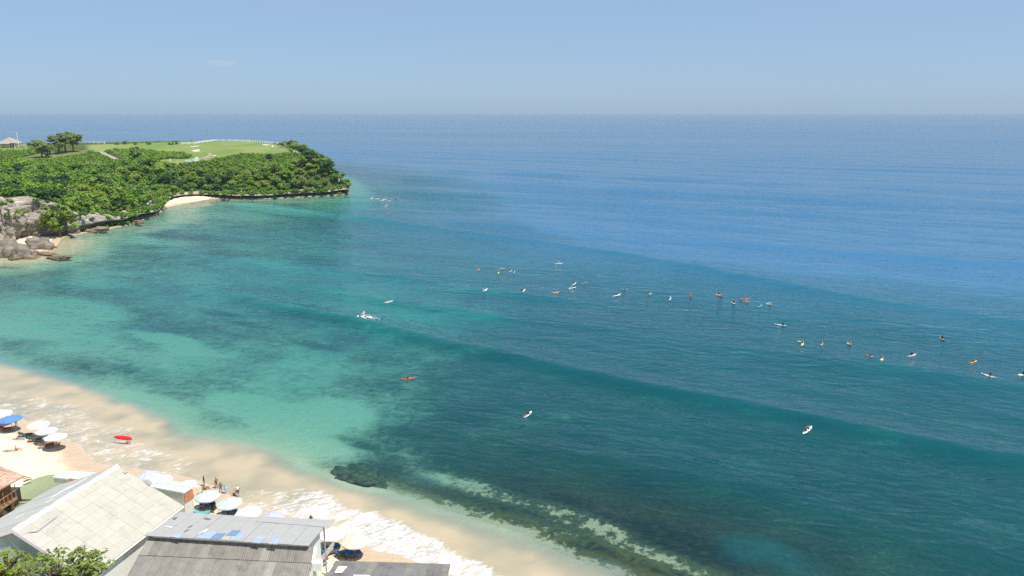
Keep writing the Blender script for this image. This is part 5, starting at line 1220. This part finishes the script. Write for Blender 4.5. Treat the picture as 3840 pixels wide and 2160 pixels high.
J, B = trunk((0, 0, .11), (-0.18, 0, .11), (-0.40, 0, .12), (-0.56, 0, .13), (-0.67, 0, .13), (-0.76, 0, .13), (-0.67, 0, .235))      # lying on the back
limbs(J, B, 1, (-.48, .18, .11), (-.24, .28, .06), (-.02, .27, .05), (0.05, .09, .10), (.46, .12, .10), (.86, .14, .06), (.9, .16, .18))
limbs(J, B, -1, (-.48, -.18, .11), (-.26, -.30, .06), (-.04, -.28, .05), (0.05, -.09, .10), (.44, -.12, .22), (.80, -.13, .05), (.94, -.14, .06)); pose_mesh('body_lying', J, B)
J, B = trunk((0, 0, -.55), (0, 0, -.38), (0.03, 0, -.14), (0.06, 0, .02), (0.09, 0, .13), (0.08, 0, .22), (0.185, 0, .125))            # swimmer, upright in the water
limbs(J, B, 1, (.02, .18, -.05), (.16, .36, -.08), (.36, .42, -.04), (0, .09, -.6), (.10, .11, -1.0), (-.1, .12, -1.4), (0, .13, -1.5))
limbs(J, B, -1, (.02, -.18, -.05), (.14, -.36, -.08), (.34, -.40, -.04), (0, -.09, -.6), (.12, -.10, -1.0), (0, -.12, -1.4), (.1, -.13, -1.5)); pose_mesh('body_swimming', J, B)

HAIRC = (0.02, 0.015, 0.012)
def person(pose, loc, rz, label, skin='tan', shirt=None, shorts=(0.03, 0.04, 0.07), sleeve=False, leg=False, hair=HAIRC, group=None, sc=1.0, rx=0.0):
    o = bpy.data.objects.new('person', POSES['body_' + pose]); col.objects.link(o); o.location = loc; o.rotation_euler = (rx, 0, rz); o.scale = (sc, sc, sc)
    sk = SKIN[skin]; cols = [sk, shirt or sk, shorts, hair, shirt if (sleeve and shirt) else sk, shorts if leg else sk]
    for s, c in zip(o.material_slots, cols): s.link = 'OBJECT'; s.material = cm(c)
    tag(o, label, 'person', group); return o

# ------------------------------------------------------------------ surfboards
def board_mesh():
    st = [(-1.0, 0.10), (-0.94, 0.34), (-0.8, 0.62), (-0.55, 0.87), (-0.2, 1.0), (0.15, 1.0), (0.5, 0.88), (0.75, 0.68), (0.92, 0.38), (1.0, 0.06)]
    V = []; F = []; n = 8
    for x, w in st:
        roc = 0.10 * max(0, x - 0.2) ** 2 * 1.8 + 0.05 * max(0, -x - 0.5) ** 2
        th = 0.042 * (1 - 0.55 * x * x)
        for j in range(n):
            a = 2 * math.pi * j / n; V.append(Vector((x * 0.5, 0.5 * w * math.cos(a) * (1 if abs(math.sin(a)) < .9 else .6), roc + th * math.sin(a))))
    for i in range(len(st) - 1):
        for j in range(n): F.append((i * n + j, i * n + (j + 1) % n, (i + 1) * n + (j + 1) % n, (i + 1) * n + j))
    F.append(tuple(range(n))); F.append(tuple(range((len(st) - 1) * n, len(st) * n)))
    bd = MB().add(V, F).build('deck', WHITE, None, True)
    fin = MB().add([Vector((-0.46, 0, -0.03)), Vector((-0.38, 0, -0.03)), Vector((-0.47, 0, -0.16)), Vector((-0.46, 0.012, -0.03)), Vector((-0.38, 0.012, -0.03)), Vector((-0.47, 0.012, -0.16))], [(0, 1, 2), (5, 4, 3), (0, 3, 4, 1), (1, 4, 5, 2), (2, 5, 3, 0)]).build('fin', pm('fin_plastic', (0.05, 0.05, 0.06), 0.1, 4))
    sg = MB().box((0, 0, 0.046), (0.9, 0.012, 0.008)).build('stringer', pm('stringer_wood', (0.40, 0.28, 0.15), 0.1, 6))
    band = MB().box((-0.30, 0, 0.041), (0.12, 0.40, 0.008)).build('deck_pad', pm('pad_rubber', (0.06, 0.06, 0.07), 0.1, 6))
    return [bd, fin, sg, band]
BRD = board_mesh(); brd_used = False
def surfboard(loc, rz, L, W, c, label, group=None, rx=0.0, ry=0.0, pad=True):
    global brd_used
    root = empty('surfboard', loc); root.rotation_euler = (rx, ry, rz); root.scale = (L, W, 1.0 + 0.35 * L); tag(root, label, 'surfboard', group)
    for o in BRD:
        if not pad and o.name.startswith('deck_pad') and brd_used: continue
        q_ = o.copy() if brd_used else o
        if brd_used: col.objects.link(q_)
        q_.parent = root
        if q_.name.startswith('deck') and not q_.name.startswith('deck_pad'): q_.material_slots[0].link = 'OBJECT'; q_.material_slots[0].material = pm('board_%02d_%02d_%02d' % tuple(int(x * 99) for x in c), c, 0.05, 3.0, 0.35, 0.4)
    brd_used = True; return root

# ------------------------------------------------------------------ people on the beach
gb = 'people on the beach'
def bp(pose, u, v, rz, label, dz=0.0, **kw):
    p = GT(u, v); p.z += dz; return person(pose, p, rz, label, group=gb, **kw)
NAVY = (0.03, 0.035, 0.10)
bp('standing', 766, 1824, 0.3, 'person in a navy top and shorts standing nearest the cabin', shirt=(0.045, 0.03, 0.09), sleeve=True, shorts=(0.10, 0.14, 0.25))
bp('sitting', 768, 1836, 0.2, 'person in blue sitting on the sand at the feet of the navy-clad one', shirt=(0.10, 0.13, 0.25), skin='tan', shorts=(0.05, 0.09, 0.28))
bp('standing', 813, 1832, 2.6, 'bare-chested person facing the one in the blue dress', skin='tan', shorts=(0.10, 0.07, 0.05))
bp('standing', 829, 1848, 2.2, 'person in a blue-grey dress holding a bright blue bodyboard', skin='fair', shirt=(0.12, 0.14, 0.20), shorts=(0.13, 0.15, 0.22), leg=True, hair=(0.08, 0.045, 0.03))
bp('standing', 893, 1863, 1.9, 'person in a white vest and dark shorts at the edge of the foam', skin='fair', shirt=(0.72, 0.70, 0.68), shorts=NAVY, leg=True)
bp('sitting', 879, 1858, 2.0, 'crouching person beside the one in the white vest', skin='fair', shirt=None, shorts=(0.2, 0.1, 0.08))
bp('standing', 799, 1925, 1.4, 'person in black between the two grey-mint umbrellas', skin='dark', shirt=(0.02, 0.02, 0.02), sleeve=True, shorts=(0.02, 0.02, 0.03), leg=True)
bp('standing', 880, 1918, 2.4, 'dark-clad person bending in the shade of the grey-mint umbrella', skin='tan', shirt=(0.015, 0.015, 0.02), sleeve=True, shorts=(0.02, 0.02, 0.03))
bp('standing', 1168, 1976, 1.6, 'bare-backed person with hand on hip behind the grey roof', skin='dark', shorts=(0.25, 0.05, 0.04))
bp('lying', 68, 1647, 0.25, 'sunbather on the light blue towel behind the green sunbeds', skin='fair', shorts=(0.05, 0.05, 0.10), dz=0.06)
bp('sitting', 62, 1689, 0.2, 'person sitting upright alone on the open sand', skin='fair', shorts=(0.10, 0.06, 0.05))
bp('lying', 31, 1693, 0.15, 'person lying on the pinkish towel on open sand', skin='fair', shorts=(0.30, 0.12, 0.10), dz=0.05)
bp('standing', 62, 1600, 2.0, 'dark-haired person standing at the rim of the blue umbrella', skin='tan', shirt=(0.10, 0.04, 0.04), shorts=(0.05, 0.03, 0.04))
bp('sitting', 17, 1618, 0.4, 'person in dark clothes sitting beside the red sunbed', skin='tan', shirt=(0.06, 0.05, 0.05), shorts=(0.08, 0.06, 0.05))
bp('lying', 190, 1671, 0.35, 'person reclining on the wooden sunbeds under the icy umbrella', skin='tan', shorts=(0.35, 0.10, 0.06), dz=0.42)
p = GT(832, 1850); bb = surfboard((p.x + 0.45, p.y - 0.05, p.z + 0.75), 0.3, 1.05, 0.5, (0.05, 0.33, 0.60), 'bright blue bodyboard held by the person in the dress', ry=math.radians(80), pad=False)
# the one carrying the red board through the swash
p = G(484, 1661, 0.02)
person('walking', (p.x, p.y, 0.0), 0.1, 'person wading ashore with a long red surfboard under one arm', skin='fair', shorts=(0.25, 0.06, 0.05), hair=(0.12, 0.06, 0.035), group=gb)
surfboard((p.x - 0.55, p.y - 0.36, 1.02), -0.12, 3.2, 0.62, (0.62, 0.015, 0.025), 'long red surfboard carried on its edge through the shallows', rx=math.radians(62), ry=0.06, pad=False)

# ------------------------------------------------------------------ surfers waiting for waves
W_ = (0.80, 0.79, 0.75); CRM = (0.72, 0.62, 0.42); YEL = (0.72, 0.58, 0.22); RED = (0.55, 0.06, 0.05); PNK = (0.70, 0.42, 0.52); ORG = (0.70, 0.36, 0.10); CYA = (0.10, 0.50, 0.68); ICE = (0.62, 0.76, 0.84); LIL = (0.72, 0.66, 0.82)
BLK = (0.015, 0.015, 0.02); WHT = (0.72, 0.70, 0.68)
go = 'surfers in the line-up'; gbo = 'surfboards in the line-up'
wlev = lambda x, y: float(sea_level(np.array([x]), np.array([y]), np.array([max(0.0, -float(sdist(np.array([x]), np.array([y]), COAST)[0]))]), np.array([0.8]))[0])
def surfer(u, v, u1, v1, u2, v2, pose, plabel, blabel, shirt=None, skin='tan', bc=W_, L=2.7, sleeve=True, shorts=(0.03, 0.03, 0.05), face=0, off=0.0, leg=False, hair=HAIRC):
    """board from pixel (u1,v1) tail to (u2,v2) nose; person at u,v"""
    a = G(u1, v1); b_ = G(u2, v2); c = (a + b_) / 2; rz = math.atan2(b_.y - a.y, b_.x - a.x)
    if blabel: surfboard((c.x, c.y, wlev(c.x, c.y) + 0.045), rz, L, 0.58 + 0.04 * (L > 2.6), bc, blabel, gbo, rx=random.uniform(-0.08, 0.08), ry=random.uniform(-0.09, 0.0))
    if plabel:
        d = Vector((math.cos(rz), math.sin(rz), 0)); p = c + d * (off * L)
        person(pose, (p.x, p.y, wlev(c.x, c.y) + (0.05 if pose != 'swimming' else 0.0)), rz + face, plabel, skin, shirt, shorts, sleeve, leg, hair, go)
S = surfer
S(1795, 1012, 1786, 1011, 1804, 1015, 'astride', 'surfer with bare back sitting furthest left in the middle line-up', 'mostly sunken board of the furthest-left sitter in the middle line-up', skin='fair', bc=PNK, L=2.2, off=-.1)
S(1882, 1005, 1874, 1007, 1890, 1009, 'astride', 'bare-shouldered surfer behind the yellow-board rider', 'white board of the bare-shouldered surfer, above the yellow one', skin='fair', L=2.2)
S(1869, 1020, 1867, 1027, 1871, 1015, 'astride', 'surfer seen head-on on a short yellow board', 'short yellow board pointing straight away, beside three others', bc=YEL, L=2.2, off=.1)
S(1914, 1017, 1908, 1019, 1920, 1015, 'prone', 'dark figure paddling next to the lilac board', 'white board of the dark paddler next to the lilac board', shirt=BLK, L=2.0)
S(1926, 1017, 1924, 1025, 1931, 1012, 'astride', 'surfer in black astride the lilac board', 'lilac-white board pointing away, right end of the group of four', shirt=BLK, bc=LIL, L=2.2, off=-.1, leg=True)
S(2096, 987, 2083, 990, 2107, 990, 'astride', 'surfer in a pale shirt sitting alone furthest out', 'white board lying broadside, the furthest out of the middle line-up', shirt=WHT, face=1.57)
S(2153, 1062, 2144, 1068, 2161, 1062, 'astride', 'dark surfer between the white-shirted one and the black paddler', 'pale board tilted towards the black paddler', shirt=(0.06, 0.05, 0.05), L=2.2)
S(2190, 1061, 2181, 1064, 2200, 1058, 'prone', 'black-clad paddler at the right of the trio in mid water', 'dark-streaked board under the black-clad paddler', shirt=BLK, bc=(0.35, 0.36, 0.36), L=2.2, leg=True)
S(2142, 1076, 2130, 1079, 2154, 1078, 'astride', 'white-shirted surfer at the front of the trio in mid water', 'long white board broadside at the front of the trio', shirt=WHT, face=0.4, L=3.0)
S(1812, 1100, 1804, 1104, 1833, 1090, 'astride', 'white-shirted surfer at the tail of a steeply tipped board', 'white board with its nose tipped up, left of the double rider', shirt=WHT, off=-.3, L=3.0)
S(1961, 1100, 1948, 1107, 1972, 1095, 'astride', 'dark surfer in front on the board shared by two', 'white board carrying two riders in mid water', shirt=BLK, off=-.18, L=3.0)
S(1966, 1098, 1948, 1107, 1972, 1095, 'astride', 'brown-backed rider behind the dark one on the shared board', None, skin='tan', off=.12, L=3.0)
S(2082, 1101, 2070, 1101, 2094, 1102, 'prone', 'bare-skinned paddler lying flat, alone in mid water', 'cream board under the lone flat paddler', skin='fair', bc=CRM, L=2.4)
S(2342, 1084, 2330, 1086, 2352, 1085, 'prone', 'dark paddler low in the water behind the long white board', 'sunken grey board of the dark paddler', shirt=BLK, bc=(0.22, 0.28, 0.30), L=2.0)
S(2312, 1105, 2295, 1109, 2330, 1103, 'astride', 'dark surfer astride a long white board, left of the spread-out row', 'long white board broadside at the left end of the row', shirt=(0.10, 0.06, 0.05), L=3.0, face=1.2)
S(2427, 1102, 2424, 1105, 2446, 1098, 'astride', 'hunched surfer with a thin dark board trailing', 'thin grey-green board pointing right from the hunched surfer', skin='tan', bc=(0.36, 0.44, 0.40), L=2.2, off=-.3)
S(2514, 1118, 2509, 1124, 2517, 1114, 'astride', 'surfer in a white shirt seen from behind, alone in the row', 'white-and-aqua board under the lone white shirt', shirt=(0.6, 0.72, 0.72), bc=ICE, L=2.2)
S(2587, 1108, 2586, 1116, 2592, 1104, 'astride', 'bare-backed surfer on a red board seen end-on', 'red board seen end-on, the first red one in the row', skin='fair', bc=RED, L=2.4)
S(2694, 1107, 2684, 1104, 2707, 1112, 'astride', 'dark surfer sitting on the white board just behind a red one', 'white board lying just behind a red one', shirt=BLK, L=2.6)
S(2698, 1115, 2686, 1112, 2713, 1119, 'prone', 'dark paddler lying on the red board below the white one', 'red board lying broadside below a white one', shirt=BLK, bc=RED, L=2.7)
S(2750, 1137, 2740, 1133, 2760, 1144, 'astride', 'dark surfer on a cream board slanting down', 'cream board slanting down, between the red pair and the cyan one', shirt=BLK, bc=CRM, L=2.8)
S(2791, 1121, 2771, 1124, 2810, 1125, 'astride', 'dark surfer upright on the long red board', 'long thin red board lying broadside', shirt=(0.25, 0.22, 0.22), bc=(0.55, 0.16, 0.14), L=3.0, face=1.3)
S(2798, 1132, 2788, 1131, 2808, 1137, 'astride', 'surfer in a yellow shirt in front of the long red board', 'yellow board partly behind the yellow-shirted surfer', shirt=(0.60, 0.48, 0.22), bc=YEL, L=2.2)
S(2850, 1146, 2839, 1152, 2858, 1146, 'astride', 'surfer dressed in cyan on a matching board', 'small cyan board ridden by the surfer dressed in cyan', shirt=CYA, bc=CYA, L=2.4)
S(2884, 1143, 2865, 1136, 2899, 1150, 'astride', 'surfer in a white top near the tail of a long cream board', 'long cream board next to the cyan one', shirt=WHT, bc=(0.76, 0.70, 0.55), L=3.2, off=.15)
S(2935, 1217, 2906, 1211, 2950, 1222, 'astride', 'black-clad surfer sitting far back on a very long white board', 'very long white board with its nose lifted, below the row', shirt=BLK, L=3.3, off=.18, leg=True)
S(2994, 1286, 2988, 1282, 3002, 1290, 'prone', 'pale swimmer lying across beside the yellow-board sitter', 'short white board under the pale swimmer', shirt=WHT, L=1.9)
S(3006, 1295, 3004, 1304, 3012, 1287, 'astride', 'dark-haired surfer sitting on a yellow board, pale swimmer beside', 'yellow-rimmed board standing out beside the pale swimmer', skin='tan', bc=YEL, L=2.5, off=.1)
S(3081, 1289, 3078, 1295, 3085, 1284, 'astride', 'dark-haired surfer sitting upright without a visible board', 'board hidden under the dark-haired upright surfer', skin='tan', bc=(0.45, 0.42, 0.40), L=1.9, hair=(0.03, 0.01, 0.008))
S(3186, 1289, 3176, 1284, 3192, 1296, 'astride', 'dark-haired surfer beside a white board tilted up', 'white board tilted up, right of the upright surfer', skin='fair', L=2.4, off=.1)
S(3260, 1342, 3249, 1338, 3272, 1347, 'prone', 'dark paddler pointing away from the yellow board', 'grey-white board under the dark paddler', shirt=BLK, bc=(0.6, 0.6, 0.58), L=2.2)
S(3305, 1359, 3303, 1369, 3307, 1352, 'astride', 'bare-backed surfer on a yellow board seen straight end-on', 'pale yellow board seen straight end-on', skin='tan', bc=(0.74, 0.68, 0.38), L=2.6, off=.15)
S(3534, 1266, 3523, 1262, 3544, 1276, 'astride', 'dark surfer on an orange board, alone and furthest to sea on the right', 'orange and cream board alone near the right side', skin='dark', shirt=BLK, bc=ORG, L=2.5)
S(3419, 1332, 3402, 1338, 3434, 1332, 'astride', 'dark surfer on the pink board', 'the pink board lying broadside', shirt=BLK, bc=PNK, L=2.6, face=0.8)
S(3648, 1353, 3641, 1357, 3656, 1355, 'astride', 'surfer in a grey top on an orange board, near the long white one', 'orange board partly hidden by its rider', shirt=(0.35, 0.33, 0.35), bc=ORG, L=2.0)
S(3711, 1421, 3679, 1413, 3731, 1433, 'astride', 'navy-clad surfer astride the long white board near the right edge', 'long white board near the right edge', shirt=NAVY, L=3.4, off=.1)
S(3835, 1401, 3812, 1406, 3850, 1408, 'astride', 'dark surfer cut by the right edge of the picture', 'white board cut by the right edge', shirt=BLK, L=2.7, off=.1)
S(1459, 1143, 1440, 1145, 1474, 1140, 'prone', 'paddler lying on a white board with a blue nose', 'white and blue board pointing right, above the white splash', skin='fair', bc=ICE, L=2.7, shorts=(0.5, 0.5, 0.5))
S(1566, 1145, 1560, 1147, 1572, 1145, 'swimming', 'sun-browned swimmer alone to the right of the blue-nosed board', None, skin='tan')
S(1361, 1183, 1354, 1189, 1368, 1177, 'prone', 'small figure lying on a cream board above the white splash', 'cream board slanting up beside the white splash', skin='fair', bc=(0.78, 0.72, 0.60), L=2.4, shirt=(0.4, 0.25, 0.18))
S(1533, 1418, 1506, 1417, 1560, 1418, 'prone', 'black-clad paddler on the red board inside the breaking swell', 'red board with a paddler, alone in the green water', shirt=BLK, bc=(0.60, 0.10, 0.06), L=2.9, shorts=(0.5, 0.3, 0.2), face=3.14159)
S(1979, 1553, 1964, 1564, 1994, 1545, 'prone', 'black-clad paddler lying on the pale blue board', 'pale blue board alone in the dark green water', shirt=BLK, bc=ICE, L=2.5, leg=False, shorts=BLK)
S(3022, 1618, 3008, 1628, 3046, 1603, 'astride', 'tan rider sitting at the rear of the wide white board', 'wide white board carrying two riders near the swell line', skin='tan', off=-.15, L=3.2)
S(3030, 1610, 3008, 1628, 3046, 1603, 'astride', 'dark-haired rider in a grey top at the front of the wide white board', None, shirt=(0.45, 0.48, 0.5), off=.14, L=3.2)
S(2953, 1489, 2948, 1490, 2958, 1490, 'swimming', 'lone dark-haired swimmer whose head shows behind the swell', None, skin='dark')
S(1378, 1208, 1358, 1211, 1390, 1207, 'prone', 'surfer tumbling in the white splash', 'board buried in the white splash', skin='fair', bc=W_, L=2.6)
# group off the headland point
for u, v, ln, po, sk, sh, bc, pl_, bl_ in (
        (1394, 747, 8, 'astride', 'fair', WHT, W_, 'pale surfer at the left end of the cluster off the headland point', 'white board at the left end of the cluster off the point'),
        (1416, 748, 10, 'astride', 'tan', BLK, W_, 'dark surfer second from the left off the headland point', 'white board second from the left off the point'),
        (1443, 750, 18, 'prone', 'tan', BLK, W_, 'paddler on the largest white board off the headland point', 'largest white board in the cluster off the point'),
        (1441, 745, 8, 'astride', 'dark', BLK, (0.4, 0.4, 0.4), 'dark figure sitting just behind the largest white board off the point', 'grey board behind the largest white one off the point'),
        (1434, 755, 8, 'astride', 'fair', WHT, W_, 'white-shirted surfer just in front of the cluster off the point', 'white board just in front of the cluster off the point'),
        (1464, 745, 12, 'astride', 'dark', BLK, (0.55, 0.35, 0.3), 'dark surfer on a reddish board off the point', 'thin reddish board in the cluster off the point'),
        (1486, 748, 12, 'astride', 'dark', BLK, (0.5, 0.36, 0.32), 'dark surfer at the right end of the cluster off the point', 'reddish board at the right end of the cluster off the point'),
        (1459, 757, 8, 'prone', 'fair', None, W_, 'pale paddler below the cluster off the point', 'thin white board below the cluster off the point'),
        (1448, 770, 8, 'astride', 'fair', (0.6, 0.5, 0.3), CRM, 'lone surfer nearest to shore below the cluster off the point', 'cream board nearest to shore below the cluster off the point')):
    S(u, v, u - ln / 2, v + 1, u + ln / 2, v, po, pl_, bl_, shirt=sh, skin=sk, bc=bc, L=2.6, face=random.uniform(0, 6) if po == 'astride' else 0)

# thrown water where the surfer fell
r_ = np.random.default_rng(3); c = G(1380, 1208); V = []; F = []
for i in range(60):
    t = r_.normal(size=2) * np.array([1.5, 0.45]); s_ = r_.uniform(0.04, 0.16); z = abs(r_.normal()) * 0.35 * math.exp(-abs(t[0]) / 2) + 0.1 + wlev(c.x, c.y)
    o = len(V); V += [tuple(ICO_V[j] * np.array([s_ * 1.6, s_, s_ * 0.8]) + np.array([c.x + t[0], c.y + t[1] - 0.15 * t[0], z])) for j in range(len(ICO_V))]; F += [tuple(int(k_) + o for k_ in f) for f in ICO_F]
me = bpy.data.meshes.new('splash'); me.from_pydata(V, [], F); me.polygons.foreach_set('use_smooth', [True] * len(me.polygons))
tag(link('splash', me, pm('white_water', (0.84, 0.85, 0.86), 0.05, 3.0, 0.6, 0.2)), 'white water thrown up by the fallen surfer', kind='stuff')

# ------------------------------------------------------------------ sea haze: one even box of air round everything
hz_me = bpy.data.meshes.new('haze'); b = bmesh.new(); bmesh.ops.create_cube(b, size=1.0)
for v in b.verts:
    v.co = Vector((v.co.x * 140000, v.co.y * 140000, -62.0 if v.co.z < 0 else 50.8))
b.to_mesh(hz_me); b.free()
k = NT('haze_air'); pv = k.n('VolumePrincipled'); pv.inputs['Color'].default_value = (0.56, 0.71, 0.88, 1); pv.inputs['Density'].default_value = 0.00007
pv.inputs['Anisotropy'].default_value = 0.0
k.l(pv.outputs[0], k.out.inputs['Volume'])
tag(link('haze', hz_me, k.m), 'pale sea haze that fades the far water', kind='stuff')

# one small fair-weather cloud, above and beyond the haze
c = Vector((0, 0, CAM_H)); d = (G(862, 600, 0) - c); d.z = 0; d.normalize(); cc = c + d * 11000 + Vector((0, 0, 11000 * math.tan(math.radians(3.1))))
b = bmesh.new(); r_ = np.random.default_rng(9)
for i in range(9):
    m_ = bmesh.ops.create_icosphere(b, subdivisions=2, radius=1.0); o_ = Vector((r_.uniform(-130, 130), r_.uniform(-60, 60), r_.uniform(-18, 26))); s_ = r_.uniform(38, 75)
    for v in m_['verts']: v.co = Vector((v.co.x * s_ * 1.3, v.co.y * s_, v.co.z * s_ * 0.55)) + o_
me = bpy.data.meshes.new('cloud'); b.to_mesh(me); b.free()
k = NT('cloud_vapour'); pv = k.n('VolumePrincipled'); pv.inputs['Color'].default_value = (0.86, 0.93, 1.0, 1); pv.inputs['Density'].default_value = 0.004
k.l(pv.outputs[0], k.out.inputs['Volume'])
o = link('cloud', me, k.m); o.location = cc; tag(o, 'single small pale cloud low above the horizon', kind='stuff')
